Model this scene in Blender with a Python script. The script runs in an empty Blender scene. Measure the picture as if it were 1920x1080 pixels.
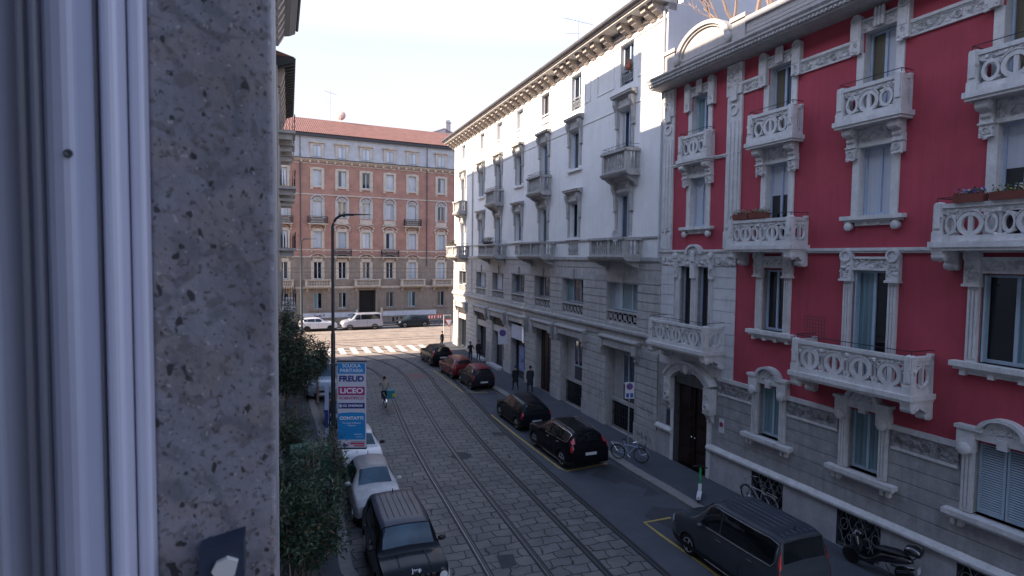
import bpy, bmesh, math, random
from mathutils import Vector, Matrix
R = math.radians
C = bpy.context.scene.collection
scene = bpy.context.scene
K = 1.1                      # facade measurements -> metres

# ---------------------------------------------------------------- camera
cam = bpy.data.cameras.new('camera'); cam.sensor_width = 36; cam.lens = 20.44
cam.clip_start = 0.02; cam.clip_end = 3000
cam.dof.use_dof = True; cam.dof.focus_distance = 24; cam.dof.aperture_fstop = 11
co = bpy.data.objects.new('camera', cam); C.objects.link(co)
PI_, RO_ = .05231, .01199
cp, sp, cr, sr = math.cos(PI_), math.sin(PI_), math.cos(RO_), math.sin(RO_)
right = Vector((cr, sr*sp, sr*cp)); up = Vector((-sr, cr*sp, cr*cp)); fwd = Vector((0, cp, -sp))
mw = Matrix.Identity(4)
for i, c_ in enumerate((right, up, -fwd)):
    for j in range(3): mw[j][i] = c_[j]
mw[2][3] = 8.2*K
co.matrix_world = mw
scene.camera = co

# ---------------------------------------------------------------- light
SUN_EL = R(27); sx, sy_ = -.93, -.37
tosun = Vector((sx*math.cos(SUN_EL), sy_*math.cos(SUN_EL), math.sin(SUN_EL))).normalized()
world = bpy.data.worlds.new('World'); scene.world = world; world.use_nodes = True
wn = world.node_tree.nodes; wl = world.node_tree.links
sky = wn.new('ShaderNodeTexSky'); sky.sky_type = 'NISHITA'; sky.sun_disc = False
sky.sun_elevation = SUN_EL; sky.sun_rotation = math.atan2(sx, sy_)
sky.air_density = 1.0; sky.dust_density = 1.0; sky.ozone_density = 3.0
bg = wn['Background']; bg.inputs['Strength'].default_value = .15
# thin high cloud: whitens the sky in soft patches
tc = wn.new('ShaderNodeTexCoord'); mp = wn.new('ShaderNodeMapping'); mp.inputs['Scale'].default_value = (1.2, 1.2, 4.0)
nz = wn.new('ShaderNodeTexNoise'); nz.inputs['Scale'].default_value = 1.6; nz.inputs['Detail'].default_value = 6
rp = wn.new('ShaderNodeValToRGB'); rp.color_ramp.elements[0].position = .28; rp.color_ramp.elements[1].position = .62
rp.color_ramp.elements[0].color = (.82, .82, .82, 1); rp.color_ramp.elements[1].color = (1, 1, 1, 1)
mx = wn.new('ShaderNodeMix'); mx.data_type = 'RGBA'
wl.new(tc.outputs['Generated'], mp.inputs[0]); wl.new(mp.outputs[0], nz.inputs['Vector'])
wl.new(nz.outputs[0], rp.inputs[0])
sx3 = wn.new('ShaderNodeSeparateXYZ'); mr = wn.new('ShaderNodeMapRange'); mr.inputs[1].default_value = .25; mr.inputs[2].default_value = .8; mr.inputs[3].default_value = 1.0; mr.inputs[4].default_value = .25
mm = wn.new('ShaderNodeMath'); mm.operation = 'MULTIPLY'
wl.new(tc.outputs['Generated'], sx3.inputs[0]); wl.new(sx3.outputs[2], mr.inputs[0]); wl.new(mr.outputs[0], mm.inputs[0]); wl.new(rp.outputs[0], mm.inputs[1]); wl.new(mm.outputs[0], mx.inputs[0])
hr = wn.new('ShaderNodeValToRGB'); e0, e1 = hr.color_ramp.elements; e0.position = .33; e0.color = (.245, .248, .268, 1); e1.position = .55; e1.color = (.53, .61, .84, 1)  # cloud layer made brighter above the view, added to light the street
e2 = hr.color_ramp.elements.new(.95); e2.color = (.20, .25, .42, 1)
sc10 = wn.new('ShaderNodeVectorMath'); sc10.operation = 'SCALE'; sc10.inputs[3].default_value = 10
wl.new(sx3.outputs[2], hr.inputs[0]); wl.new(hr.outputs[0], sc10.inputs[0]); wl.new(sc10.outputs[0], mx.inputs[7]); wl.new(sky.outputs[0], mx.inputs[6])
wl.new(mx.outputs[2], bg.inputs[0])
sl = bpy.data.lights.new('sun', 'SUN'); sl.energy = 5.0; sl.angle = R(.5); sl.color = (1, .83, .66)
so = bpy.data.objects.new('sun', sl); C.objects.link(so)
so.rotation_mode = 'QUATERNION'; so.rotation_quaternion = tosun.to_track_quat('Z', 'Y')
scene.view_settings.view_transform = 'Standard'; scene.view_settings.look = 'None'
scene.view_settings.gamma = 1; scene.view_settings.exposure = 1.5
try:
    scene.cycles.use_denoising = True; scene.cycles.max_bounces = 5
except Exception: pass

# ---------------------------------------------------------------- materials
def mat(name, col, rough=.7, var=.12, scale=3.0, bump=0.0, bscale=30.0, metal=0.0, spec=.5, streak=0.0, coat=0.0, dirt=0.0, dirtcol=(.05, .045, .045), emis=None):
    m = bpy.data.materials.new(name); m.use_nodes = True
    n = m.node_tree.nodes; l = m.node_tree.links; b = n['Principled BSDF']
    b.inputs['Roughness'].default_value = rough; b.inputs['Metallic'].default_value = metal
    b.inputs['Specular IOR Level'].default_value = spec; b.inputs['Coat Weight'].default_value = coat
    b.inputs['Coat Roughness'].default_value = .04
    t = n.new('ShaderNodeTexCoord'); out = None
    c1 = tuple(max(0, x*(1-var)) for x in col)+(1,); c2 = tuple(min(1, x*(1+var)) for x in col)+(1,)
    if var > 0:
        a = n.new('ShaderNodeTexNoise'); a.inputs['Scale'].default_value = scale; a.inputs['Detail'].default_value = 8; a.inputs['Roughness'].default_value = .65
        r_ = n.new('ShaderNodeValToRGB'); r_.color_ramp.elements[0].position = .3; r_.color_ramp.elements[1].position = .7
        r_.color_ramp.elements[0].color = c1; r_.color_ramp.elements[1].color = c2
        l.new(t.outputs['Object'], a.inputs['Vector']); l.new(a.outputs[0], r_.inputs[0]); out = r_.outputs[0]
    if streak > 0 and out:
        mpn = n.new('ShaderNodeMapping'); mpn.inputs['Scale'].default_value = (5, 5, .35)
        a = n.new('ShaderNodeTexNoise'); a.inputs['Scale'].default_value = 1.0; a.inputs['Detail'].default_value = 7; a.inputs['Roughness'].default_value = .7
        r_ = n.new('ShaderNodeValToRGB'); r_.color_ramp.elements[0].position = .45; r_.color_ramp.elements[1].position = .75
        r_.color_ramp.elements[0].color = (0, 0, 0, 1); r_.color_ramp.elements[1].color = (streak,)*3+(1,)
        q = n.new('ShaderNodeMix'); q.data_type = 'RGBA'; q.inputs[7].default_value = tuple(x*.45 for x in col)+(1,)
        l.new(t.outputs['Object'], mpn.inputs[0]); l.new(mpn.outputs[0], a.inputs['Vector']); l.new(a.outputs[0], r_.inputs[0])
        l.new(r_.outputs[0], q.inputs[0]); l.new(out, q.inputs[6]); out = q.outputs[2]
    if dirt > 0 and out:
        a = n.new('ShaderNodeTexNoise'); a.inputs['Scale'].default_value = scale*5; a.inputs['Detail'].default_value = 9; a.inputs['Roughness'].default_value = .75
        r_ = n.new('ShaderNodeValToRGB'); r_.color_ramp.elements[0].position = .52; r_.color_ramp.elements[1].position = .7
        r_.color_ramp.elements[0].color = (0, 0, 0, 1); r_.color_ramp.elements[1].color = (dirt,)*3+(1,)
        q = n.new('ShaderNodeMix'); q.data_type = 'RGBA'; q.inputs[7].default_value = dirtcol+(1,)
        l.new(t.outputs['Object'], a.inputs['Vector']); l.new(a.outputs[0], r_.inputs[0])
        l.new(r_.outputs[0], q.inputs[0]); l.new(out, q.inputs[6]); out = q.outputs[2]
    if out: l.new(out, b.inputs['Base Color'])
    else: b.inputs['Base Color'].default_value = tuple(col)+(1,)
    if bump > 0:
        a = n.new('ShaderNodeTexNoise'); a.inputs['Scale'].default_value = bscale; a.inputs['Detail'].default_value = 6
        u = n.new('ShaderNodeBump'); u.inputs['Strength'].default_value = .8; u.inputs['Distance'].default_value = bump
        l.new(t.outputs['Object'], a.inputs['Vector']); l.new(a.outputs[0], u.inputs['Height']); l.new(u.outputs[0], b.inputs['Normal'])
    if emis:
        b.inputs['Emission Color'].default_value = emis[0]+(1,); b.inputs['Emission Strength'].default_value = emis[1]
    return m

def carved(name, col, sc=9.0):
    m = mat(name, col, .75, .12, 4, dirt=.35)
    n = m.node_tree.nodes; l = m.node_tree.links; b = n['Principled BSDF']
    t = n.new('ShaderNodeTexCoord'); v = n.new('ShaderNodeTexVoronoi'); v.inputs['Scale'].default_value = sc; v.feature = 'SMOOTH_F1'
    a = n.new('ShaderNodeTexNoise'); a.inputs['Scale'].default_value = sc*.6; a.inputs['Detail'].default_value = 1
    q = n.new('ShaderNodeMix'); q.data_type = 'VECTOR'; q.inputs[0].default_value = .12
    l.new(t.outputs['Object'], a.inputs['Vector']); l.new(t.outputs['Object'], q.inputs[4]); l.new(a.outputs[1], q.inputs[5]); l.new(q.outputs[1], v.inputs['Vector'])
    u = n.new('ShaderNodeBump'); u.inputs['Strength'].default_value = 1; u.inputs['Distance'].default_value = .09; u.invert = True
    l.new(v.outputs[0], u.inputs['Height']); l.new(u.outputs[0], b.inputs['Normal'])
    # crevice shade of the carving, painted into the colour
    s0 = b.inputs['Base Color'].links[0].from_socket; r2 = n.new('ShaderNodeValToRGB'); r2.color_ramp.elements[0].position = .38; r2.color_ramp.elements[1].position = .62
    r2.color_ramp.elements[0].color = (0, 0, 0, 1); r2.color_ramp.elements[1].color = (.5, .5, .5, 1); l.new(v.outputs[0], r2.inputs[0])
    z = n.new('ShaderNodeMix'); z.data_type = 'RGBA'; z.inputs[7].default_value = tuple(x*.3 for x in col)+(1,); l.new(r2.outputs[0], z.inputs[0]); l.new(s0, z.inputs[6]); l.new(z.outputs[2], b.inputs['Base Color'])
    return m

def brickmat(name, c1, c2, mortar, bw, bh, uv=False, msize=.012, off=.5, dist=0.0, rough=.8, bump=.01, blotch=.25, rot=None, spec=.4):
    m = bpy.data.materials.new(name); m.use_nodes = True
    n = m.node_tree.nodes; l = m.node_tree.links; b = n['Principled BSDF']; b.inputs['Roughness'].default_value = rough
    b.inputs['Specular IOR Level'].default_value = spec
    t = n.new('ShaderNodeTexCoord'); src = t.outputs['UV' if uv else 'Object']
    if rot:
        mpn = n.new('ShaderNodeMapping'); mpn.inputs['Rotation'].default_value = rot; l.new(src, mpn.inputs[0]); src = mpn.outputs[0]
    base = src
    if dist > 0:
        a = n.new('ShaderNodeTexNoise'); a.inputs['Scale'].default_value = 1.7; a.inputs['Detail'].default_value = 2
        l.new(src, a.inputs['Vector'])
        s_ = n.new('ShaderNodeVectorMath'); s_.operation = 'SCALE'; s_.inputs[3].default_value = dist
        l.new(a.outputs[1], s_.inputs[0])
        d_ = n.new('ShaderNodeVectorMath'); d_.operation = 'ADD'; l.new(src, d_.inputs[0]); l.new(s_.outputs[0], d_.inputs[1]); src = d_.outputs[0]
    k = n.new('ShaderNodeTexBrick'); k.inputs['Scale'].default_value = 1; k.inputs['Brick Width'].default_value = bw; k.inputs['Row Height'].default_value = bh
    k.inputs['Mortar Size'].default_value = msize; k.inputs['Mortar Smooth'].default_value = .25; k.offset = off
    k.inputs['Color1'].default_value = c1+(1,); k.inputs['Color2'].default_value = c2+(1,); k.inputs['Mortar'].default_value = mortar+(1,)
    l.new(src, k.inputs['Vector'])
    a = n.new('ShaderNodeTexNoise'); a.inputs['Scale'].default_value = .7; a.inputs['Detail'].default_value = 9; a.inputs['Roughness'].default_value = .7
    l.new(base, a.inputs['Vector'])
    r_ = n.new('ShaderNodeValToRGB'); r_.color_ramp.elements[0].position = .32; r_.color_ramp.elements[1].position = .7
    r_.color_ramp.elements[0].color = (1-blotch,)*3+(1,); r_.color_ramp.elements[1].color = (1+blotch*.5,)*3+(1,)
    l.new(a.outputs[0], r_.inputs[0])
    q = n.new('ShaderNodeMix'); q.data_type = 'RGBA'; q.blend_type = 'MULTIPLY'; q.inputs[0].default_value = 1
    l.new(k.outputs[0], q.inputs[6]); l.new(r_.outputs[0], q.inputs[7]); l.new(q.outputs[2], b.inputs['Base Color'])
    n2 = n.new('ShaderNodeTexNoise'); n2.inputs['Scale'].default_value = 25; l.new(base, n2.inputs['Vector'])
    ad = n.new('ShaderNodeMath'); ad.operation = 'MULTIPLY_ADD'; ad.inputs[1].default_value = -1.0
    l.new(k.outputs[1], ad.inputs[0]); l.new(n2.outputs[0], ad.inputs[2])
    u = n.new('ShaderNodeBump'); u.inputs['Strength'].default_value = .9; u.inputs['Distance'].default_value = bump
    l.new(ad.outputs[0], u.inputs['Height']); l.new(u.outputs[0], b.inputs['Normal'])
    return m

def glassm(name, col, rough=.04, folds=0.0, spec=.5):
    m = bpy.data.materials.new(name); m.use_nodes = True
    n = m.node_tree.nodes; l = m.node_tree.links; b = n['Principled BSDF']
    b.inputs['Roughness'].default_value = .7 if folds else rough; b.inputs['Specular IOR Level'].default_value = spec
    b.inputs['Coat Weight'].default_value = 1; b.inputs['Coat Roughness'].default_value = rough
    t = n.new('ShaderNodeTexCoord'); mpn = n.new('ShaderNodeMapping'); mpn.inputs['Scale'].default_value = (14, 14, .3) if folds else (1.3, 1.3, .8)
    a = n.new('ShaderNodeTexNoise'); a.inputs['Scale'].default_value = 1; a.inputs['Detail'].default_value = 3
    r_ = n.new('ShaderNodeValToRGB'); r_.color_ramp.elements[0].position = .35; r_.color_ramp.elements[1].position = .65
    f = folds if folds else .6
    r_.color_ramp.elements[0].color = tuple(x*(1-f) for x in col)+(1,); r_.color_ramp.elements[1].color = tuple(x*(1+f*.5) for x in col)+(1,)
    l.new(t.outputs['Object'], mpn.inputs[0]); l.new(mpn.outputs[0], a.inputs['Vector']); l.new(a.outputs[0], r_.inputs[0]); l.new(r_.outputs[0], b.inputs['Base Color'])
    # old panes are never quite flat
    w = n.new('ShaderNodeTexNoise'); w.inputs['Scale'].default_value = 1.5; u = n.new('ShaderNodeBump'); u.inputs['Strength'].default_value = .25; u.inputs['Distance'].default_value = .02
    l.new(t.outputs['Object'], w.inputs['Vector']); l.new(w.outputs[0], u.inputs['Height']); l.new(u.outputs[0], b.inputs['Coat Normal'])
    return m

M = dict(
 red=mat('red_plaster', (.38, .052, .076), .85, .16, .5, .004, 60, streak=.35, dirt=.12, dirtcol=(.22, .05, .06)),
 wst=mat('white_stone', (.60, .585, .57), .8, .14, 3, .004, 40, streak=.35, dirt=.35, dirtcol=(.2, .19, .18)),
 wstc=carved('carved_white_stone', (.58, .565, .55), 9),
 wpl=mat('pale_plaster', (.74, .73, .715), .88, .06, .8, .003, 50, streak=.22),
 rust=mat('light_rusticated_stone', (.60, .59, .59), .85, .10, 2, .004, 40, streak=.3),
 gst=mat('grey_ashlar', (.33, .32, .32), .85, .22, 2.5, .004, 45, streak=.5, dirt=.3),
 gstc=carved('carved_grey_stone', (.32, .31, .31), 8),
 plinth=mat('plinth_granite', (.42, .41, .42), .8, .16, 2, .004, 40, streak=.4, dirt=.25, dirtcol=(.14, .1, .09)),
 bst=mat('beige_stone', (.44, .42, .405), .85, .2, 1.8, .005, 35, streak=.55, dirt=.35, dirtcol=(.12, .1, .09)),
 bstt=mat('beige_stone_trim', (.40, .385, .37), .85, .18, 3, .004, 40, streak=.5, dirt=.3, dirtcol=(.12, .1, .09)),
 trim=mat('cement_trim', (.43, .415, .40), .85, .16, 3, .004, 40, streak=.4, dirt=.3, dirtcol=(.13, .12, .11)),
 blue=mat('pale_blue_painted_wood', (.40, .47, .58), .45, .08, 6),
 bluel=mat('light_blue_shutter', (.38, .47, .54), .5, .08, 6),
 whitew=mat('white_painted_wood', (.62, .62, .64), .45, .05, 6),
 greyw=mat('grey_painted_wood', (.30, .31, .34), .5, .1, 6),
 brownw=mat('dark_brown_wood', (.022, .010, .009), .45, .3, 5, .003, 30),
 iron=mat('dark_iron', (.02, .022, .028), .5, .2, 20, metal=.3),
 ironl=mat('pale_iron', (.25, .26, .27), .5, .2, 20, metal=.4),
 gd=glassm('dark_glass', (.004, .005, .008)),
 gb=glassm('blue_glass', (.02, .045, .08)),
 gc=glassm('curtain_behind_glass', (.42, .47, .52), .06, .22),
 gw=glassm('pale_blind_behind_glass', (.50, .52, .57), .08, .05),
 gt=glassm('teal_curtain_behind_glass', (.16, .26, .29), .06, .35),
 gy=glassm('yellow_curtain_behind_glass', (.10, .085, .045), .06, .3),
 brick=brickmat('orange_brick', (.38, .180, .135), (.42, .21, .16), (.34, .25, .21), .25, .07, msize=.008, bump=.003, blotch=.3, rot=(R(90), 0, 0)),
 otrim=mat('cream_stone_trim', (.50, .43, .36), .85, .16, 2, .003, 30, streak=.4, dirt=.3, dirtcol=(.18, .14, .12)),
 ostone=mat('brown_grey_stone', (.26, .21, .175), .85, .2, 1.6, .004, 30, streak=.5, dirt=.35),
 slate=mat('pale_slate', (.44, .43, .44), .6, .14, 1.5, .01, 6),
 paintw=mat('white_paint_band', (.55, .55, .60), .8, .12, 2, streak=.3),
 gutter=mat('dark_gutter', (.05, .055, .07), .5, .2, 4),
 dark=mat('dark_recess', (.012, .011, .012), .9, 0),
 asph=mat('asphalt', (.062, .067, .080), .82, .16, 1.1, .006, 120, dirt=.35, dirtcol=(.035, .036, .042)),
 asphd=mat('dark_asphalt_patch', (.040, .042, .048), .85, .2, 2, .006, 120),
 walk=mat('pavement_asphalt', (.056, .061, .074), .85, .18, .9, .005, 120, dirt=.3, dirtcol=(.03, .03, .035)),
 kerb=mat('granite_kerb', (.21, .195, .185), .75, .2, 3, .006, 60, dirt=.3),
 steel=mat('rail_steel', (.13, .135, .15), .42, .2, 8, metal=.8),
 groove=mat('rail_groove', (.010, .011, .014), .7, .2, 8),
 yellow=mat('yellow_road_paint', (.42, .30, .07), .75, .2, 9, dirt=.6, dirtcol=(.09, .085, .08)),
 wpaint=mat('white_road_paint', (.58, .56, .52), .75, .12, 5, dirt=.55, dirtcol=(.2, .17, .15)),
 chrome=mat('chrome', (.6, .6, .62), .15, 0, metal=1),
 rubber=mat('tyre_rubber', (.009, .009, .01), .8, .2, 30),
 rim=mat('alloy_rim', (.42, .42, .45), .4, .1, 20, metal=.3),
 plast=mat('black_plastic', (.007, .007, .008), .55, .1, 20),
 cglass=glassm('car_glass', (.006, .008, .01), .03),
 wshield=glassm('windscreen_glass', (.022, .062, .095), .03),  # blue of the reflected sky put into the glass colour
 tail=mat('red_lamp_lens', (.45, .01, .015), .12, 0, coat=1),
 head=mat('clear_lamp_lens', (.55, .58, .62), .1, 0, coat=1),
 plate=mat('number_plate', (.55, .56, .58), .4, .05, 10),
 skin=mat('skin', (.42, .24, .17), .6, .05, 8),
 hair=mat('dark_hair', (.02, .014, .011), .6, .2, 30),
)
for k_ in ('wshield', 'cglass'): M[k_].node_tree.nodes['Principled BSDF'].inputs['Coat Weight'].default_value = .6; M[k_].node_tree.nodes['Principled BSDF'].inputs['Specular IOR Level'].default_value = .3
M['cobble'] = brickmat('granite_setts', (.150, .143, .136), (.105, .105, .108), (.014, .014, .015), .64, .46, uv=True, msize=.024, dist=.40, bump=.02, blotch=.4, rough=.62, spec=.5)
M['cobble2'] = brickmat('sunlit_setts', (.40, .325, .265), (.34, .28, .23), (.22, .18, .15), .7, .34, uv=True, msize=.02, dist=.3, bump=.02, blotch=.35, rough=.8)  # lit copy of the setts: warm sunlight put into the colour
M['tile'] = mat('clay_roof_tile', (.20, .088, .065), .85, .22, 1.2, .0, 5)
def tile_ridges():
    m = M['tile']; n = m.node_tree.nodes; l = m.node_tree.links; b = n['Principled BSDF']
    t = n.new('ShaderNodeTexCoord'); w = n.new('ShaderNodeTexWave'); w.inputs['Scale'].default_value = 1.2; w.bands_direction = 'X'
    u = n.new('ShaderNodeBump'); u.inputs['Distance'].default_value = .06; l.new(t.outputs['Object'], w.inputs['Vector']); l.new(w.outputs[1], u.inputs['Height']); l.new(u.outputs[0], b.inputs['Normal'])
tile_ridges()

# ---------------------------------------------------------------- mesh helpers
class MB:
    def __init__(s, sy=1, k=K): s.v = []; s.f = []; s.mi = []; s.sy = sy; s.k = k; s.m = 0; s.T = None
    def P(s, p):
        q = (p[0]*s.k, p[1]*s.k*s.sy, p[2]*s.k)
        if s.T is not None: q = tuple(s.T @ Vector(q))
        s.v.append(q); return len(s.v)-1
    def face(s, pts):
        s.f.append([s.P(p) for p in pts]); s.mi.append(s.m)
    def box(s, a0, a1, b0, b1, c0, c1):
        i = [s.P((x, y, z)) for x in (a0, a1) for y in (b0, b1) for z in (c0, c1)]
        for q in ((0, 1, 3, 2), (4, 6, 7, 5), (0, 4, 5, 1), (2, 3, 7, 6), (0, 2, 6, 4), (1, 5, 7, 3)):
            s.f.append([i[j] for j in q]); s.mi.append(s.m)
    def prism(s, pts, ax, a0, a1):     # polygon pts extruded along axis 'u','w' or 'z'
        def mk(p, a): return {'u': (a, p[0], p[1]), 'w': (p[0], a, p[1]), 'z': (p[0], p[1], a)}[ax]
        n = len(pts); A = [s.P(mk(p, a0)) for p in pts]; B = [s.P(mk(p, a1)) for p in pts]
        s.f += [A, B[::-1]]; s.mi += [s.m]*2
        for i in range(n):
            j = (i+1) % n; s.f.append([A[i], A[j], B[j], B[i]]); s.mi.append(s.m)
    def ring(s, cu, cz, ro, ri, w0, w1, n=20, a0=0., a1=360., ez=1., eu=1.):
        full = abs(a1-a0) >= 360; N = n if full else n+1; L = []
        for i in range(N):
            a = R(a0+(a1-a0)*i/n); c, d = math.cos(a)*eu, math.sin(a)*ez
            L.append([s.P((cu+r*c, w, cz+r*d)) for r, w in ((ro, w0), (ro, w1), (ri, w1), (ri, w0))])
        for i in range(n):
            A = L[i]; B = L[(i+1) % N]
            for j in range(4):
                s.f.append([A[j], A[(j+1) % 4], B[(j+1) % 4], B[j]]); s.mi.append(s.m)
        if not full: s.f += [L[0], L[-1][::-1]]; s.mi += [s.m]*2
    def tube(s, pts, r, n=6, r2=None):
        pts = [Vector(p) for p in pts]; L = []; m = len(pts)
        for i, p in enumerate(pts):
            d = (pts[min(i+1, m-1)]-pts[max(i-1, 0)])
            if d.length < 1e-9: d = Vector((0, 0, 1))
            d.normalize(); a = d.cross(Vector((0, 0, 1)) if abs(d.z) < .9 else Vector((1, 0, 0))).normalized(); b = d.cross(a)
            rr = r if r2 is None else r+(r2-r)*i/(m-1)
            L.append([s.P(p+a*rr*math.cos(2*math.pi*j/n)+b*rr*math.sin(2*math.pi*j/n)) for j in range(n)])
        for i in range(m-1):
            for j in range(n):
                s.f.append([L[i][j], L[i][(j+1) % n], L[i+1][(j+1) % n], L[i+1][j]]); s.mi.append(s.m)
        s.f += [L[0][::-1], L[-1]]; s.mi += [s.m]*2
    def lathe(s, c, prof, n=10, ax='z'):
        L = []
        for r, h in prof:
            ro = []
            for j in range(n):
                a = 2*math.pi*j/n; x, y = r*math.cos(a), r*math.sin(a)
                ro.append(s.P({'z': (c[0]+x, c[1]+y, c[2]+h), 'w': (c[0]+x, c[1]+h, c[2]+y), 'u': (c[0]+h, c[1]+x, c[2]+y)}[ax]))
            L.append(ro)
        for i in range(len(prof)-1):
            for j in range(n):
                s.f.append([L[i][j], L[i][(j+1) % n], L[i+1][(j+1) % n], L[i+1][j]]); s.mi.append(s.m)
        s.f += [L[0][::-1], L[-1]]; s.mi += [s.m]*2
    def ball(s, c, r, n=8, e=(1, 1, 1)):
        L = []; m = max(3, n//2)
        for i in range(m+1):
            th = math.pi*(i+.02 if i == 0 else i-.02 if i == m else i)/m
            L.append([s.P((c[0]+e[0]*r*math.sin(th)*math.cos(2*math.pi*j/n), c[1]+e[1]*r*math.sin(th)*math.sin(2*math.pi*j/n), c[2]+e[2]*r*math.cos(th))) for j in range(n)])
        for i in range(m):
            for j in range(n):
                s.f.append([L[i][j], L[i][(j+1) % n], L[i+1][(j+1) % n], L[i+1][j]]); s.mi.append(s.m)
    def build(s, name, mats, parent=None, smooth=0, recalc=True):
        me = bpy.data.meshes.new(name); me.from_pydata(s.v, [], s.f)
        if not isinstance(mats, (list, tuple)): mats = [mats]
        for m in mats: me.materials.append(M[m] if isinstance(m, str) else m)
        if len(mats) > 1: me.polygons.foreach_set('material_index', s.mi)
        if recalc:
            b = bmesh.new(); b.from_mesh(me); bmesh.ops.recalc_face_normals(b, faces=b.faces[:]); b.to_mesh(me); b.free()
        if smooth:
            me.polygons.foreach_set('use_smooth', [True]*len(me.polygons)); me.set_sharp_from_angle(angle=R(smooth))
        me.update(); o = bpy.data.objects.new(name, me); C.objects.link(o)
        if parent: o.parent = parent
        return o

def tag(o, label=None, cat=None, group=None, kind=None):
    if label: o['label'] = label
    if cat: o['category'] = cat
    if group: o['group'] = group
    if kind: o['kind'] = kind
    return o
def empty(name, loc, rz=0., label=None, cat=None, group=None):
    o = bpy.data.objects.new(name, None); C.objects.link(o); o.location = loc; o.rotation_euler = (0, 0, rz)
    return tag(o, label, cat, group)
def copy_tree(o, parent=None):
    c = o.copy(); C.objects.link(c); c.parent = parent
    for ch in list(o.children): copy_tree(ch, c)
    return c
def bake(o):                     # replace an object's mesh by its modified mesh
    dg = bpy.context.evaluated_depsgraph_get(); dg.update()
    me = bpy.data.meshes.new_from_object(o.evaluated_get(dg)); o.modifiers.clear(); o.data = me
    return o

P0 = (6.19, 24.07)
aR, aW, aO = R(22.6), R(21.1), R(26.0)
dR = (math.sin(aR), -math.cos(aR)); nR = (-math.cos(aR), -math.sin(aR))
dW = (-math.sin(aW), math.cos(aW)); nW = (-math.cos(aW), -math.sin(aW))
dO = (math.cos(aO), math.sin(aO)); nO = (math.sin(aO), -math.cos(aO)); PO = (-16.418, 70.074)
def root(name, p, d, label, cat): return empty(name, (p[0]*K, p[1]*K, 0), math.atan2(d[1], d[0]), label, cat)
def G(x, y, z=0.): return (x*K, y*K, z*K)

def cells(mb, u0, u1, z0, z1, ops, w=0., depth=.3):
    """wall sheet with rectangular openings and their reveals"""
    us = sorted({u0, u1, *[a for o in ops for a in o[:2] if u0 < a < u1]}); zs = sorted({z0, z1, *[a for o in ops for a in o[2:4] if z0 < a < z1]})
    for i in range(len(us)-1):
        run = None
        for j in range(len(zs)-1):
            uc, zc = (us[i]+us[i+1])/2, (zs[j]+zs[j+1])/2
            if any(o[0] < uc < o[1] and o[2] < zc < o[3] for o in ops): continue
            mb.face([(us[i], w, zs[j]), (us[i+1], w, zs[j]), (us[i+1], w, zs[j+1]), (us[i], w, zs[j+1])])
    mb.m = 1
    for o in ops:
        a, b, c, d = o[:4]; e = w-depth
        for q in (((a, w, c), (a, e, c), (a, e, d), (a, w, d)), ((b, w, c), (b, w, d), (b, e, d), (b, e, c)), ((a, w, d), (a, e, d), (b, e, d), (b, w, d)), ((a, w, c), (b, w, c), (b, e, c), (a, e, c))):
            mb.face(q)
    mb.m = 0
def courses(mb, u0, u1, z0, z1, h, ops, w=0., t=.025, gap=.022):
    n = max(1, round((z1-z0)/h)); h = (z1-z0)/n
    for i in range(n):
        a, b = z0+i*h+gap/2, z0+(i+1)*h-gap/2
        cut = sorted([(o[0], o[1]) for o in ops if o[2] < (a+b)/2+h*.35 and o[3] > (a+b)/2-h*.35]); x = u0
        for c in cut+[(u1, u1)]:
            if c[0]-x > .03: mb.box(x, c[0], w, w+t, a, b)
            x = max(x, c[1])
def sash(par, mb_sy, a, b, c, d, w=-.22, n=2, fm='blue', glass=('gd',), t=.055, top=0., split=None):
    """window: frame mesh (part) and its pane (sub-part)"""
    m = MB(mb_sy)
    m.box(a, a+t, w-.03, w+.03, c, d); m.box(b-t, b, w-.03, w+.03, c, d)
    m.box(a+t, b-t, w-.03, w+.03, c, c+t*1.5); m.box(a+t, b-t, w-.03, w+.03, d-t, d)
    for i in range(1, n):
        x = a+(b-a)*i/n; m.box(x-t*.7, x+t*.7, w-.035, w+.035, c+t*1.5, d-t)
    if top: m.box(a+t, b-t, w-.025, w+.025, d-top-.02, d-top+.02)
    f = m.build('window', fm, par)
    p = MB(mb_sy); k = w-.012
    if split:
        p.m = 0; p.face([(a, k, c), (b, k, c), (b, k, c+(d-c)*split), (a, k, c+(d-c)*split)])
        p.m = 1; p.face([(a, k, c+(d-c)*split), (b, k, c+(d-c)*split), (b, k, d), (a, k, d)])
    else:
        N = len(glass)
        for i in range(N):
            x0, x1 = a+(b-a)*i/N, a+(b-a)*(i+1)/N; p.m = i; p.face([(x0, k, c), (x1, k, c), (x1, k, d), (x0, k, d)])
    p.build('pane', list(glass), f, recalc=False)
    return f
def louvers(m, a, b, c, d, w, t=.05, step=.055, thick=.035):
    m.box(a, a+t, w, w+thick, c, d); m.box(b-t, b, w, w+thick, c, d); m.box(a+t, b-t, w, w+thick, c, c+t*1.6); m.box(a+t, b-t, w, w+thick, d-t, d)
    z = c+t*1.8
    while z < d-t*1.2:
        m.prism([(w+.004, z+.03), (w+.010, z+.036), (w+thick-.004, z+.008), (w+thick-.01, z)], 'u', a+t, b-t); z += step
def rosette(m, u, z, w, r, petals=8):
    m.ring(u, z, r, r*.8, w, w+r*.35, 14)
    m.ball((u, w+r*.1, z), r*.25, 6)
    for i in range(petals):
        a = 2*math.pi*i/petals; m.ball((u+r*.48*math.cos(a), w+r*.05, z+r*.48*math.sin(a)), r*.2, 5)
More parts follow.
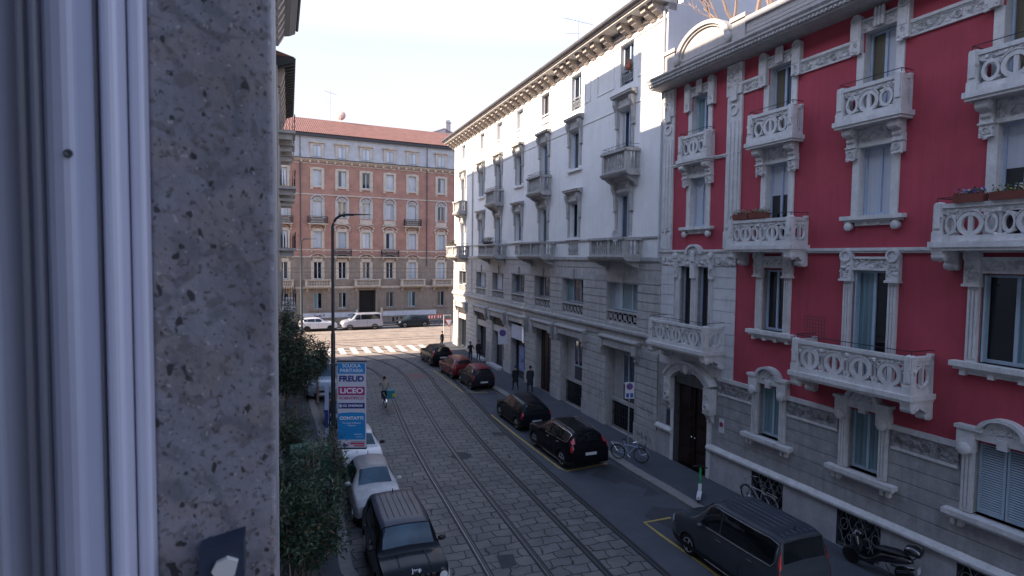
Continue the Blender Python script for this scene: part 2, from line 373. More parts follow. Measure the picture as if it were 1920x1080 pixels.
def scroll(m, u, z, w, hw, r):        # rolled volute, axis along the wall
    m.lathe((u-hw, w, z), [(r*.5, -.02), (r, 0), (r, hw*2), (r*.5, hw*2+.02)], 12, 'u')
    for s_ in (-1, 1): m.ball((u+s_*(hw+.015), w, z), r*.35, 6)
def foliage(m, u0, u1, z0, z1, w, n, rng, r=.05):
    k = m.m; m.m = 1
    for _ in range(n):
        m.ball((rng.uniform(u0, u1), w, rng.uniform(z0, z1)), r*rng.uniform(.5, 1.1), 5, (rng.uniform(.8, 1.6), .55, rng.uniform(.8, 1.5)))
    m.m = k
# ================================================================= RED BUILDING
rng = random.Random(4)
red = root('red_apartment_building', P0, dR, 'red plastered apartment house with carved white stone balconies and window frames', 'building')
S = -1
UA, UB, UC, UD = 2.13, 5.83, 9.09, 12.37
UEND = 16.0
ops = []
# (u0,u1,z0,z1) of every opening
for u in (UA, UB, UC, UD):
    hw = .44 if u == UA else .45
    ops.append((u-hw, u+hw, 12.0, 14.38))
    ops.append((u-hw, u+hw, 9.45 if u in (UA, UC) else 8.62, 11.3))
ops += [(1.22, 1.88, 4.95, 7.95), (2.22, 2.88, 4.95, 7.95)]
ops += [(UB-.43, UB+.43, 5.92, 7.92), (UC-.5, UC+.5, 5.0, 7.97), (UD-.62, UD+.62, 5.92, 7.95)]
ops += [(UB-.44, UB+.44, 2.43, 4.1), (UC-.45, UC+.45, 2.43, 4.1), (UD-.56, UD+.56, 2.43, 4.1)]
DOOR = (1.07, 3.0, 0, 3.76)
GR = [(5.2, 6.5, .12, 1.14), (8.4, 9.7, .12, 1.14), (11.55, 12.9, .12, 1.14)]
up_ops = [o for o in ops if o[3] > 8.6]
mid_ops = [o for o in ops if 4.4 < o[3] < 8.6]
lo_ops = [o for o in ops if o[3] < 4.4]
m = MB(S); cells(m, .64, UEND, 8.55, 15.1, up_ops, depth=.3)
cells(m, 4.18, UEND, 3.92, 8.55, mid_ops+lo_ops, depth=.3)
m.build('red_wall', ['red', 'wst'], red)
m = MB(S); cells(m, 0, 4.18, 3.92, 8.55, mid_ops, depth=.3)
m.face([(0, 0, 8.55), (.64, 0, 8.55), (.64, 0, 15.1), (0, 0, 15.1)])
courses(m, .02, 4.18, 3.95, 7.98, .39, [(.87, 3.05, 4.3, 8.3)], 0, .03)
m.build('rusticated_wall', ['rust', 'wst'], red)
m = MB(S); cells(m, 0, UEND, 1.2, 3.92, lo_ops+[DOOR], depth=.3)
for a, b, oo in ((3.52, UEND, lo_ops), (.04, .62, [])): courses(m, a, b, 1.42, 3.36, .385, [(o[0]-.26, o[1]+.26, o[2]-.1, o[3]) for o in oo], 0, .03)
m.build('ashlar_wall', ['gst', 'gst'], red)
m = MB(S); cells(m, 0, UEND, -.2, 1.2, GR+[DOOR], w=.04, depth=.3)
for g in (3.95, 7.3): m.box(g, g+.012, .03, .046, 0, 1.18)
m.build('plinth', ['plinth', 'gutter'], red)
m = MB(S)
for a, b in ((-.02, 1.0), (3.06, UEND)): m.prism([(0, 1.18), (.12, 1.18), (.16, 1.24), (.16, 1.30), (.05, 1.42), (0, 1.42)], 'u', a, b)
m.build('plinth_coping', 'wst', red)
# body of the house behind the facade
m = MB(S); m.box(.0, UEND, -11, -.9, -.2, 15.0); m.box(0, UEND, -.9, -.002, 15.0, 15.2)
m.box(0, .02, -.9, -.002, -.2, 15); m.box(UEND-.02, UEND, -.9, -.002, -.2, 15)
m.build('house_body', 'dark', red)
m = MB(S); m.box(UEND, UEND+.02, -11, 0, -.2, 15.3); m.build('end_wall', 'wpl', red)
# friezes
m = MB(S)
for a, b in ((3.52, UB-.72), (UB+.72, UC-.78), (UC+.78, UD-.9), (UD+.9, UEND)):
    m.box(a, b, 0, .045, 3.42, 3.86)
    for i in range(int((b-a)/.32)): rosette(m, a+.2+i*.32, 3.64, .045, .1, 6)
m.build('carved_frieze', 'gstc', red)
m = MB(S)
for a, b in ((3.52, UB-.72), (UB+.72, UC-.78), (UC+.78, UD-.9), (UD+.9, UEND)):
    m.box(a, b, 0, .10, 3.86, 3.99); m.box(a, b, 0, .07, 3.35, 3.42)
m.build('string_course', 'wst', red)
m = MB(S); m.box(-.1, UEND, 0, .12, 8.5, 8.58); m.box(-.1, UEND, 0, .08, 8.44, 8.5); m.box(0, 4.25, 0, .06, 8.3, 8.44)
for a, b in ((0, 1.33), (2.93, 4.25)): m.box(a, b, 0, .09, 11.9, 11.96); m.box(a, b, 0, .06, 11.85, 11.9)
m.build('string_course', 'wst', red)
m = MB(S); m.box(.05, .86, .03, .06, 7.98, 8.3); m.box(3.08, 4.18, .03, .06, 7.98, 8.3); foliage(m, .1, .8, 8.02, 8.26, .06, 26, rng); foliage(m, 3.1, 4.15, 8.02, 8.26, .06, 40, rng)
m.build('carved_frieze', 'wstc', red)
# pilasters
for a, b in ((0.0, .64), (3.57, 4.26)):
    m = MB(S); m.box(a, b, 0, .07, 8.58, 13.9); c = (a+b)/2
    for k in (-.19, 0, .19): m.box(c+k-.05, c+k+.05, .07, .1, 9.35, 13.0)
    m.box(a, b, .07, .1, 8.62, 9.2)
    p = m.build('pilaster', 'wst', red)
    m = MB(S); m.box(a-.01, b+.01, 0, .12, 13.9, 14.95); foliage(m, a+.06, b-.06, 14.2, 14.9, .12, 60, rng, .055)
    m.ring(c, 13.4, .2, .14, .07, .12, 18); m.box(c-.16, c+.16, .1, .17, 13.7, 14.15); foliage(m, a+.1, b-.1, 9.2, 9.5, .1, 12, rng)
    m.build('capital', ['wst', 'wstc'], p)
# frieze band between the top windows
for a, b in ((4.26, UB-.8), (UB+.8, UC-.8), (UC+.8, UD-.8), (UD+.8, UEND)):
    m = MB(S); m.box(a, b, 0, .05, 13.9, 14.15); foliage(m, a+.04, b-.04, 13.95, 14.1, .05, int((b-a)*26), rng, .045)
    for i in range(int((b-a)/.42)): rosette(m, a+.25+i*.42, 14.03, .05, .09, 6)
    t = m.build('carved_frieze', 'wstc', red)
    m = MB(S); m.box(a, b, 0, .10, 14.19, 14.27); m.box(a, b, 0, .07, 14.15, 14.19); m.box(a, b, 0, .06, 13.86, 13.9); m.build('moulding', 'wst', t)

def top_surround(u):
    m = MB(S); hw = .44
    for s_ in (-1, 1):
        x0, x1 = sorted((u+s_*hw, u+s_*.65)); m.box(x0, x1, 0, .05, 12.0, 13.85)
        x0, x1 = sorted((u+s_*.5, u+s_*.8)); c = (x0+x1)/2
        m.box(x0, x1, 0, .16, 13.86, 14.76); m.prism([(x0, 14.76)]+[(c-.15*math.cos(a), 14.76+.15*math.sin(a)) for a in [math.pi*i/8 for i in range(1, 8)]]+[(x1, 14.76)], 'w', 0, .16)
        rosette(m, c, 14.76, .16, .115, 5); rosette(m, c, 14.1, .16, .06, 5); foliage(m, x0+.03, x1-.03, 13.84, 14.0, .15, 10, rng, .045)
        m.box(x0+.05, x1-.05, .16, .175, 14.2, 14.6)
    m.box(u-.5, u+.5, 0, .07, 14.38, 14.66); m.box(u-.52, u+.52, 0, .12, 14.66, 14.72)
    foliage(m, u-.46, u+.46, 14.43, 14.62, .07, 34, rng, .045)
    for k in (-.1, 0, .1): m.lathe((u+k, .13, 14.42), [(.04, 0), (.055, .05), (.05, .42), (.03, .5)], 8)
    m.build('window_surround', ['wst', 'wstc'], red, 40)
for u in (UA, UB, UC, UD): top_surround(u)
def third_surround(u, sill):
    m = MB(S); zb = 9.45 if sill else 8.62
    for s_ in (-1, 1):
        x0, x1 = sorted((u+s_*.45, u+s_*.65)); m.box(x0, x1, 0, .05, zb, 11.3)
        c = u+s_*.64; m.box(c-.14, c+.14, 0, .16, 11.02, 11.5); foliage(m, c-.13, c+.13, 10.98, 11.3, .15, 22, rng, .05)
        m.box(c-.16, c+.16, 0, .2, 11.3, 11.34); m.prism([(0, 11.5), (.1, 11.5), (.28, 11.62), (.34, 11.88), (0, 11.88)], 'u', c-.12, c+.12)
        scroll(m, c, 11.72, .26, .13, .13); scroll(m, c, 11.5, .16, .1, .07); rosette(m, c, 11.16, .16, .08, 6)
    m.box(u-.52, u+.52, 0, .08, 11.3, 11.4); m.box(u-.5, u+.5, 0, .05, 11.4, 11.84); foliage(m, u-.46, u+.46, 11.45, 11.8, .05, 46, rng, .06)
    if sill:
        m.box(u-.88, u+.88, 0, .2, 9.34, 9.45); m.box(u-.8, u+.8, 0, .12, 9.28, 9.34); m.box(u-.5, u+.5, 0, .07, 9.18, 9.28)
        for s_ in (-1, 1): m.lathe((u+s_*.66, .02, 9.17), [(.1, 0), (.12, .05), (.12, .12), (.07, .15)], 12, 'w')
        for k in (-.17, .17): m.box(u+k-.06, u+k+.06, .05, .1, 9.2, 9.28)
    m.build('window_surround', ['wst', 'wstc'], red, 40)
for u in (UA, UC): third_surround(u, True)
for u in (UB, UD): third_surround(u, False)
# second-storey surrounds
def fluted(m, x0, x1, z0, z1, w=.07):
    m.box(x0, x1, 0, w, z0, z1); n = 3; g = (x1-x0)/n
    for i in range(n): m.box(x0+g*i+g*.18, x0+g*i+g*.82, w, w+.025, z0+.08, z1-.08)
for u, hw, zb in ((UB, .43, 5.92), (UC, .5, 5.0), (UD, .62, 5.92)):
    m = MB(S)
    for s_ in (-1, 1):
        x0, x1 = sorted((u+s_*(hw+.02), u+s_*(hw+.26))); fluted(m, x0, x1, zb, 7.66)
        x0, x1 = sorted((u+s_*(hw-.0), u+s_*(hw+.32))); m.box(x0, x1, 0, .15, 7.72, 8.2); m.box(x0-.03, x1+.03, 0, .18, 7.66, 7.72)
        c = (x0+x1)/2
        m.box(x0, x1, 0, .15, 8.2, 8.36); m.ring(c, 8.36, .17, .12, .02, .2, 18); m.lathe((c, 0, 8.36), [(.16, 0), (.16, .15), (.05, .17)], 16, 'w')
        foliage(m, x0+.03, x1-.03, 7.78, 8.14, .15, 24, rng, .05)
    m.box(u-hw, u+hw, 0, .09, 7.97, 8.03); m.box(u-hw, u+hw, 0, .05, 8.03, 8.28); m.box(u-hw, u+hw, 0, .1, 8.28, 8.34)
    foliage(m, u-hw+.04, u+hw-.04, 8.06, 8.25, .05, int(hw*90), rng, .045)
    if zb > 5.5:
        a, b = u-hw-.5, u+hw+.5
        m.box(a, b, 0, .24, 5.8, 5.92); m.box(a+.06, b-.06, 0, .17, 5.73, 5.8); m.box(a+.2, b-.2, 0, .1, 5.64, 5.73)
        n = 4
        for i in range(n): x = a+.25+(b-a-.5)*i/(n-1); m.box(x-.06, x+.06, 0, .15, 5.6, 5.73)
    m.build('window_surround', ['wst', 'wstc'], red, 40)
m = MB(S)        # twin window over the portal
for x in (1.05, 1.9, 2.88): fluted(m, x, x+(.3 if x == 1.9 else .17), 4.95, 7.5, .06)
for x in (.88, 2.9): m.box(x, x+.24, 0, .13, 7.5, 8.34); foliage(m, x+.03, x+.21, 7.6, 8.3, .13, 26, rng, .05); m.lathe((x+.12, 0, 8.36), [(.12, 0), (.12, .18), (.05, .2)], 14, 'w')
m.box(1.12, 2.9, 0, .07, 7.95, 8.36); foliage(m, 1.15, 2.87, 8.0, 8.3, .07, 90, rng, .06)
m.box(1.92, 2.18, 0, .16, 7.5, 8.2); m.ring(2.05, 8.42, .46, .36, .0, .18, 16, 0, 180, .8); m.prism([(2.05-.4*math.cos(math.pi*i/10), 8.42+.3*math.sin(math.pi*i/10)) for i in range(11)], 'w', 0, .1)
m.ball((2.05, .15, 8.38), .13, 8, (.8, .8, 1.2)); m.ball((2.05, .15, 8.2), .12, 6)
m.build('window_surround', ['wst', 'wstc'], red, 40)
# ground-storey surrounds with arched hoods
for u, hw in ((UB, .44), (UC, .45), (UD, .56)):
    m = MB(S); o = hw+.25
    for s_ in (-1, 1):
        x0, x1 = sorted((u+s_*(hw+.01), u+s_*o)); fluted(m, x0, x1, 2.43, 3.95, .08)
        x0, x1 = sorted((u+s_*(hw-.02), u+s_*(o+.08))); m.box(x0, x1, 0, .2, 3.86, 4.4); m.lathe(((x0+x1)/2, .0, 3.92), [(.14, 0), (.14, .24), (.06, .27)], 14, 'w')
    m.prism([(u-o-.08, 4.18), (u+o+.08, 4.18), (u+o+.08, 4.4), (u+.38, 4.42), (u+.3, 4.58), (u+.16, 4.68), (u, 4.72), (u-.16, 4.68), (u-.3, 4.58), (u-.38, 4.42), (u-o-.08, 4.4)], 'w', 0, .12)
    m.box(u-o-.12, u-.38, 0, .24, 4.38, 4.46); m.box(u+.38, u+o+.12, 0, .24, 4.38, 4.46)
    m.ring(u, 4.36, .5, .41, 0, .24, 14, 12, 168, .82); rosette(m, u, 4.5, .12, .08, 6); foliage(m, u-.25, u+.25, 4.36, 4.56, .12, 18, rng, .04)
    m.box(u-.1, u+.1, 0, .15, 4.08, 4.3)
    a, b = u-o-.3, u+o+.3
    m.box(a, b, 0, .26, 2.28, 2.4); m.box(a+.08, b-.08, 0, .18, 2.2, 2.28)
    for x in (a+.2, a+.36, b-.2, b-.36): m.box(x-.05, x+.05, 0, .15, 2.06, 2.2)
    m.build('window_surround', ['wst', 'wstc'], red, 40)
# windows
for u in (UA, UB, UC, UD):
    g = {UA: ('gt', 'gb'), UB: ('gy', 'gb'), UC: ('gy', 'gw'), UD: ('gy', 'gb')}[u]
    sash(red, S, u-.44, u+.44, 12.0, 14.36, -.24, 2, 'blue', g)
    if u in (UA, UC): sash(red, S, u-.44, u+.44, 9.46, 11.3, -.22, 2, 'blue', ('gw', 'gw'))
    else: sash(red, S, u-.45, u+.45, 8.62, 11.3, -.22, 2, 'blue', ('gd', 'gw'), split=.63)
for a, b in ((1.22, 1.88), (2.22, 2.88)): sash(red, S, a, b, 4.95, 7.95, -.2, 1, 'blue', ('gd',))
sash(red, S, UB-.43, UB+.43, 5.93, 7.9, -.2, 2, 'blue', ('gd', 'gd'))
sash(red, S, UC-.5, UC+.5, 5.0, 7.96, -.2, 2, 'bluel', ('gt', 'gd'))
sash(red, S, UD-.62, UD+.62, 5.93, 7.94, -.2, 2, 'bluel', ('gd', 'gt'))
sash(red, S, UB-.44, UB+.44, 2.45, 4.1, -.2, 2, 'bluel', ('gt', 'gt'))
sash(red, S, UC-.45, UC+.45, 2.45, 4.1, -.2, 2, 'bluel', ('gt', 'gt'))
for u, hw, zb, zt in ((UC, .5, 5.0, 7.96), (UD, .62, 5.93, 7.94)):   # folded shutters in the reveal
    m = MB(S); a = u-hw+.03
    m.box(a, a+.035, -.17, -.01, zb+.02, zt-.02)
    z = zb+.1
    while z < zt-.1: m.box(a+.035, a+.05, -.15, -.03, z, z+.03); z += .06
    m.build('folded_shutter', 'bluel', red)
m = MB(S); louvers(m, UD-.55, UD-.01, 2.46, 4.09, -.14); louvers(m, UD+.01, UD+.55, 2.46, 4.09, -.14); m.build('shutters', 'bluel', red)
# portal
m = MB(S); m.box(1.07, 3.0, -.3, -.24, 0, 3.76)
for a, b in ((1.12, 2.0), (2.07, 2.95)):
    for c, d in ((.15, .75), (.85, 1.7), (1.8, 2.2), (2.3, 3.3)): m.box(a+.1, b-.1, -.24, -.2, c, d); m.box(a+.18, b-.18, -.2, -.17, c+.08, d-.08)
    m.box(a+.02, b-.02, -.24, -.19, 1.72, 1.78)
m.box(2.0, 2.07, -.24, -.16, 0, 3.7)
dr = m.build('door', 'brownw', red)
m = MB(S); m.ball((1.95, -.14, 1.3), .05, 8); m.ball((2.14, -.14, 1.3), .04, 8); m.build('handle', 'chrome', dr, 60)
m = MB(S)
for s_ in (-1, 1):
    c = 2.035+s_*1.15; m.box(min(c, c-s_*.18), max(c, c-s_*.18), 0, .07, .0, 2.6)
    m.box(c-.18, c+.22 if s_ > 0 else c+.18, 0, .3, 2.55, 3.5); m.ring(c, 2.8, .13, .08, .3, .36, 14); rosette(m, c, 3.2, .3, .09, 4); m.prism([(0, 2.2), (.12, 2.3), (.28, 2.55), (0, 2.55)], 'u', c-.12, c+.12); foliage(m, c-.13, c+.13, 2.25, 2.55, .12, 16, rng, .06)
R0 = 1.62
m.ring(2.035, 2.75, R0, R0-.32, 0, .27, 22, 34, 146, .92); m.ring(2.035, 2.75, R0+.07, R0-.02, 0, .36, 22, 34, 146, .92)
for i in range(24):
    a = R(38+104*i/23); m.ball((2.035+(R0-.17)*math.cos(a), .27, 2.75+(R0-.17)*.92*math.sin(a)), .075, 6, (1, .5, 1))
m.ball((2.035, .3, 4.02), .17, 8, (.8, .8, 1.3)); foliage(m, 1.7, 2.4, 3.85, 4.2, .25, 26, rng, .08)
m.build('portal_surround', ['wst', 'wstc'], red, 40)
m = MB(S)      # spandrel filling between the flat lintel of the opening and the arch
m.prism([(1.07, 3.3), (1.07, 3.78), (3.0, 3.78), (3.0, 3.3)]+[(2.035+1.0*math.cos(R(180*i/12)), 3.3+.42*math.sin(R(180*i/12))) for i in range(1, 12)], 'w', -.2, -.06)
m.build('portal_spandrel', 'gst', red)
m = MB(S); m.box(.62, .86, .03, .06, 1.5, 2.1); m.build('intercom_panel', 'gutter', red)
# basement grilles
for a, b, c, d in GR:
    m = MB(S); m.box(a, b, -.3, -.25, c, d); g = m.build('basement_window', 'gd', red)
    m = MB(S); rr = random.Random(int(a*10)); x = a
    m.tube([(a, -.04, c+.04), (b, -.04, c+.04)], .012, 5); m.tube([(a, -.04, d-.04), (b, -.04, d-.04)], .012, 5)
    for i in range(11):
        x = a+(b-a)*(i+.5)/11
        m.tube([(x+.09*math.sin(k*1.1+i*1.7)*(k > 0), -.04, c+(d-c)*k/7) for k in range(8)], .011, 5)
        if i % 2: m.ring(x, rr.uniform(c+.3, d-.25), .13, .11, -.05, -.035, 12, ez=rr.uniform(.8, 1.4))
    m.build('iron_grille', 'ironl', g)
# cornice and parapet
m = MB(S); a, b = -.15, UEND
m.prism([(0, 14.98), (.7, 15.02), (.7, 15.08), (.76, 15.08), (.76, 15.16), (.82, 15.2), (.82, 15.26), (.88, 15.33), (.88, 15.38), (-.2, 15.42), (-.2, 14.98)], 'u', a, b)
n = int((b-a)/.14)
for i in range(n): m.box(a+.02+i*.14, a+.09+i*.14, .76, .80, 15.09, 15.15)
m.build('cornice', 'trim', red)
m = MB(S); m.box(0, UEND, -.25, 0, 15.4, 15.95)
for c in (.28, 3.98, 8.6, 13.2): m.box(c-.3, c+.3, -.3, .08, 15.42, 16.42); m.box(c-.36, c+.36, -.36, .14, 16.42, 16.56); m.box(c-.36, c+.36, -.34, .12, 15.42, 15.6)
m.box(4.3, UEND, -.2, .02, 15.9, 16.22); m.box(4.3, UEND, -.26, .1, 16.22, 16.4); m.box(.6, 3.66, -.2, .02, 15.9, 16.0)
for c, d in ((4.5, 8.2), (9.0, 12.8)): m.box(c, d, 0, .03, 15.55, 15.62); m.box(c, d, 0, .03, 16.02, 16.08)
arc = [(2.13+1.36*math.cos(R(180*i/16)), 15.95+.95*math.sin(R(180*i/16))) for i in range(17)]
m.prism(arc, 'w', -.22, -.02); m.ring(2.13, 15.95, 1.5, 1.3, -.24, .14, 20, 0, 180, .7); m.ring(2.13, 15.95, 1.36, 1.2, -.02, .06, 20, 0, 180, .7)
for s_ in (-1, 1): m.lathe((2.13+s_*1.4, 0, 16.02), [(.17, 0), (.17, .16), (.07, .2)], 14, 'w')
m.build('parapet', mat('parapet_stucco', (.40, .37, .35), .85, .08, 2, streak=.3), red)

def carved_balcony(u0, u1, w, z0, z1, n, kind, name_par=red, consoles=True, rail=True):
    b = MB(S); b.box(u0-.06, u1+.06, 0, w+.07, z0-.13, z0); b.box(u0-.02, u1+.02, 0, w+.03, z0-.2, z0-.13)
    ob = b.build('balcony', 'wst', red)
    p = MB(S); ps = .19; H = z1-z0
    for x in (u0, u1-ps):
        p.box(x, x+ps, w-ps, w, z0, z1-.03); p.box(x-.015, x+ps+.015, w-ps-.015, w+.015, z0, z0+.22); p.box(x+.03, x+ps-.03, w, w+.03, z0+.3, z1+.0)
        p.ball((x+ps/2, w-ps/2, z1-.02), ps*.62, 8, (1, 1, .5)); foliage(p, x, x+ps, z1-.42, z1-.32, w+.01, 7, rng, .04)
        foliage(p, x+ps*.3, x+ps*.7, z1-.4, z1-.3, w-ps/2, 3, rng, .1)
    t = .09; y0, y1 = w-.14, w-.04
    p.box(u0+ps, u1-ps, y0-.03, y1+.03, z1-.12, z1-.02); p.box(u0+ps, u1-ps, y0, y1+.02, z0, z0+.14)
    zc = z0+.14+(H-.14-.24)/2; ro = (H-.14-.24)/2+.02; L = u1-u0-2*ps; pitch = L/n
    p.box(u0+ps, u1-ps, y0+.02, y1-.01, z1-.24, z1-.12)
    foliage(p, u0+ps, u1-ps, z1-.22, z1-.14, y1, int(L*22), rng, .032)
    for i in range(n):
        c = u0+ps+pitch*(i+.5); p.ring(c, zc, ro, ro*.66, y0, y1, 22); p.box(c-ro*.17, c+ro*.17, y0+.01, y1-.01, zc-ro*.7, zc+ro*.7)
        p.ring(c, zc, ro*1.12, ro*1.04, y1-.02, y1+.015, 22, 20, 160)
    for i in range(n+1):
        c = u0+ps+pitch*i; g = pitch/2-ro
        for s_ in (-1, 1):
            cx = c+s_*max(.035, g*.55)
            if not (u0+ps-.02 < cx < u1-ps+.02): continue
            gg = max(.05, g*.5); p.ring(c+s_*g*.55, zc, ro*.86, ro*.58, y0+.01, y1-.01, 14, eu=min(1., max(.22, g*.42/(ro*.86))))
            p.tube([(c+s_*.02, (y0+y1)/2, zc-ro), (c+s_*g*.95, (y0+y1)/2, zc-ro*.55)], .04, 5); p.tube([(c+s_*.02, (y0+y1)/2, zc+ro), (c+s_*g*.95, (y0+y1)/2, zc+ro*.6)], .045, 5)
            foliage(p, cx-.05, cx+.05, zc+ro*.5, zc+ro, y1-.02, 4, rng, .045)
        if 0 < i < n: p.tube([(c, (y0+y1)/2, z0+.12), (c, (y0+y1)/2, z1-.2)], .03, 5); p.ball((c, y1, z1-.22), .06, 6)
    for x in (u0, u1):       # side panels
        s_ = 1 if x == u0 else -1; a0, a1 = sorted((x+s_*.04, x+s_*.13))
        p.box(a0-.02, a1+.02, 0, w-ps, z1-.12, z1-.02); p.box(a0, a1, 0, w-ps, z0, z0+.14); p.box(a0-.02, a1+.02, 0, .1, z0, z1+.03); p.box(a0+.01, a1-.01, 0, w-ps, z1-.24, z1-.12)
        d = (w-ps)/2+.03
        for q in range(14):
            A = 2*math.pi*q/14; B = 2*math.pi*(q+1)/14; r_ = min(ro, (w-ps)/2-.02)
            p.tube([((a0+a1)/2, d+r_*.85*math.cos(A), zc+ro*.85*math.sin(A)), ((a0+a1)/2, d+r_*.85*math.cos(B), zc+ro*.85*math.sin(B))], .04, 4)
        p.box(a0, a1, d-.03, d+.03, z0+.1, z1-.2)
    p.build('balustrade', ['wst', 'wstc'], ob, 45)
    if consoles:
        c = MB(S)
        for x in (u0+.12, u1-.12):
            c.prism([(0, z0-.62), (.12, z0-.66), (.2, z0-.5), (w*.55, z0-.34), (w*.8, z0-.42), (w-.02, z0-.36), (w+.02, z0-.2), (0, z0-.2)], 'u', x-.12, x+.12)
            scroll(c, x, z0-.33, w-.12, .13, .115); scroll(c, x, z0-.55, .2, .12, .09); foliage(c, x-.1, x+.1, z0-.4, z0-.25, w*.6, 6, rng, .06)
        c.build('console', ['wst', 'wstc'], ob, 45)
    if rail:
        r_ = MB(S); zz = z1+.12; rr = .011
        r_.tube([(u0+.05, .0, zz), (u0+.05, w-.05, zz), (u1-.05, w-.05, zz), (u1-.05, 0, zz)], rr, 5)
        for x in (u0+.05, u1-.05): r_.tube([(x, w-.05, z1-.03), (x, w-.05, zz)], rr, 5)
        r_.build('iron_rail', 'iron', ob)
    return ob
carved_balcony(UA-.8, UA+.8, .38, 12.0, 12.9, 1, 0, consoles=False)
for u in (UB, UC, UD): carved_balcony(u-.9, u+.9, .46, 12.02, 12.92, 1, 0, consoles=False)
b3B = carved_balcony(4.5, 7.06, .74, 8.68, 9.53, 2, 1)
b3D = carved_balcony(11.06, 13.7, .74, 8.68, 9.56, 2, 1)
b2A = carved_balcony(.42, 3.72, .9, 4.95, 5.84, 3, 1)
b2C = carved_balcony(7.36, 10.82, .86, 5.0, 5.94, 4, 1)
# wire trellis panel on the second-storey balcony
m = MB(S)
for i in range(8): x = 7.45+.68*i/7; m.tube([(x, .5, 5.95), (x, .5, 6.62)], .006, 4)
for i in range(7): z = 5.97+.64*i/6; m.tube([(7.45, .5, z), (8.13, .5, z)], .006, 4)
o = m.build('wire_trellis', 'iron'); o.matrix_world = red.matrix_world.copy(); o.parent = None
bpy.context.view_layer.update()
def place(o, rt):                   # top-level object built in facade coordinates
    o.location = rt.location; o.rotation_euler = rt.rotation_euler; return o
place(o, red); tag(o, 'small wire trellis panel standing on the widest white balcony of the red house', 'trellis')
def planter(u0, u1, w, z, cols, label, rt=red, s=S, group=None):
    m = MB(s); m.prism([(w-.1, z), (w+.1, z), (w+.13, z+.17), (w-.13, z+.17)], 'u', u0, u1)
    o = place(m.build('flower_box', mat('terracotta', (.20, .06, .045), .8, .15)), rt)
    tag(o, label, 'flower box', group)
    rg = random.Random(int(u0*100)); p = MB(s); p.m = 0
    for _ in range(170):
        c = Vector((rg.uniform(u0+.02, u1-.02), w+rg.uniform(-.12, .12), z+.16+rg.random()**2*.14)); d = Vector((rg.uniform(-1, 1), rg.uniform(-1, 1), rg.uniform(.2, 1))).normalized()*.06; e = Vector((rg.uniform(-1, 1), rg.uniform(-1, 1), 0)).normalized()*.02
        p.face([c, c+d*.5+e, c+d, c+d*.5-e])
    for i in range(46):
        p.m = 1+rg.randrange(len(cols)-1); c = (rg.uniform(u0+.03, u1-.03), w+rg.uniform(-.1, .12), z+.2+rg.random()*.1); p.ball(c, .022, 5, (1, 1, .6))
    p.build('flowers', [mat('planter_leaves', cols[0], .7, .2)]+[mat('petals', c_, .7, .1) for c_ in cols[1:]], o, recalc=False)
planter(4.72, 5.35, .66, 9.53, [(.09, .11, .05), (.5, .35, .3), (.25, .3, .12)], 'left of two terracotta boxes with dry pink flowers on the small red-house balcony')
planter(5.42, 6.1, .66, 9.53, [(.09, .11, .05), (.5, .4, .35), (.2, .24, .1)], 'right of two terracotta boxes with dry pale flowers on the small red-house balcony')
planter(11.5, 12.1, .7, 9.54, [(.05, .09, .05), (.1, .07, .35), (.55, .5, .6)], 'terracotta box of violet and white pansies on the balcony at the right edge')
planter(12.22, 13.1, .7, 9.54, [(.05, .1, .04), (.65, .5, .06), (.6, .58, .6)], 'terracotta box of yellow and white pansies on the balcony at the right edge')
# no-parking plate beside the portal
m = MB(S); m.box(3.62, 3.86, .03, .06, 2.0, 2.5); sg = place(m.build('driveway_sign', mat('sign_white', (.6, .6, .62), .5, .04)), red)
tag(sg, 'white driveway plate with round no-stopping symbol beside the carved portal', 'sign')
def nostop(par, s, u, z, w, r):
    q = MB(s); q.m = 0; q.lathe((u, w, z), [(r, 0), (r, .008)], 24, 'w'); q.m = 1; q.lathe((u, w+.008, z), [(r*.78, 0), (r*.78, .004)], 24, 'w')
    q.m = 0; a = r*.8; q.prism([(u-a*.62-.02, z+a*.62-.03), (u-a*.62+.03, z+a*.62+.02), (u+a*.62+.02, z-a*.62+.03), (u+a*.62-.03, z-a*.62-.02)], 'w', w+.012, w+.016)
    q.build('symbol', [mat('sign_red', (.4, .03, .04), .5, 0), mat('sign_blue', (.02, .06, .3), .5, 0)], par)
nostop(sg, S, 3.74, 2.3, .06, .09)
# roof garden behind the parapet
def bare_tree(name, loc, h, seed, label, matname, spread=.5, depth=5):
    rg = random.Random(seed); m = MB(1, 1)
    def br(p, d, l, r, k):
        pts = [p]; q = p; dd = d
        for i in range(3):
            dd = (dd+Vector((rg.uniform(-1, 1), rg.uniform(-1, 1), rg.uniform(-.5, .8)))*.18).normalized(); q = q+dd*l/3; pts.append(q)
        m.tube(pts, r, 5 if k > 2 else 4, r*.6)
        if k == 0: return
        for i in range(3 if k > 1 else 2): br(pts[rg.choice((2, 3))], (dd+Vector((rg.uniform(-1, 1), rg.uniform(-1, 1), rg.uniform(-.2, .9)))*spread).normalized(), l*rg.uniform(.6, .85), r*.6, k-1)
    br(Vector((0, 0, 0)), Vector((0, 0, 1)), h*.33, h*.02, depth)
    o = m.build('trunk_and_branches', matname); e = empty(name, loc, 0, label, 'tree', 'bare trees on the roof of the red house'); o.parent = e
    return e
bark = mat('grey_bark', (.20, .145, .125), .9, .25, 8)
def onroof(u, w, z):
    return ((P0[0]+dR[0]*u+nR[0]*w)*K, (P0[1]+dR[1]*u+nR[1]*w)*K, z*K)
bare_tree('bare_tree', onroof(2.6, -1.4, 15.2), 6.5, 3, 'small leafless tree on the roof left of the centre, above the arched parapet', bark, .7)
bare_tree('bare_tree', onroof(3.3, -1.6, 15.2), 8.5, 8, 'tall leafless tree with forked trunk behind the parapet of the red house', bark, .5)
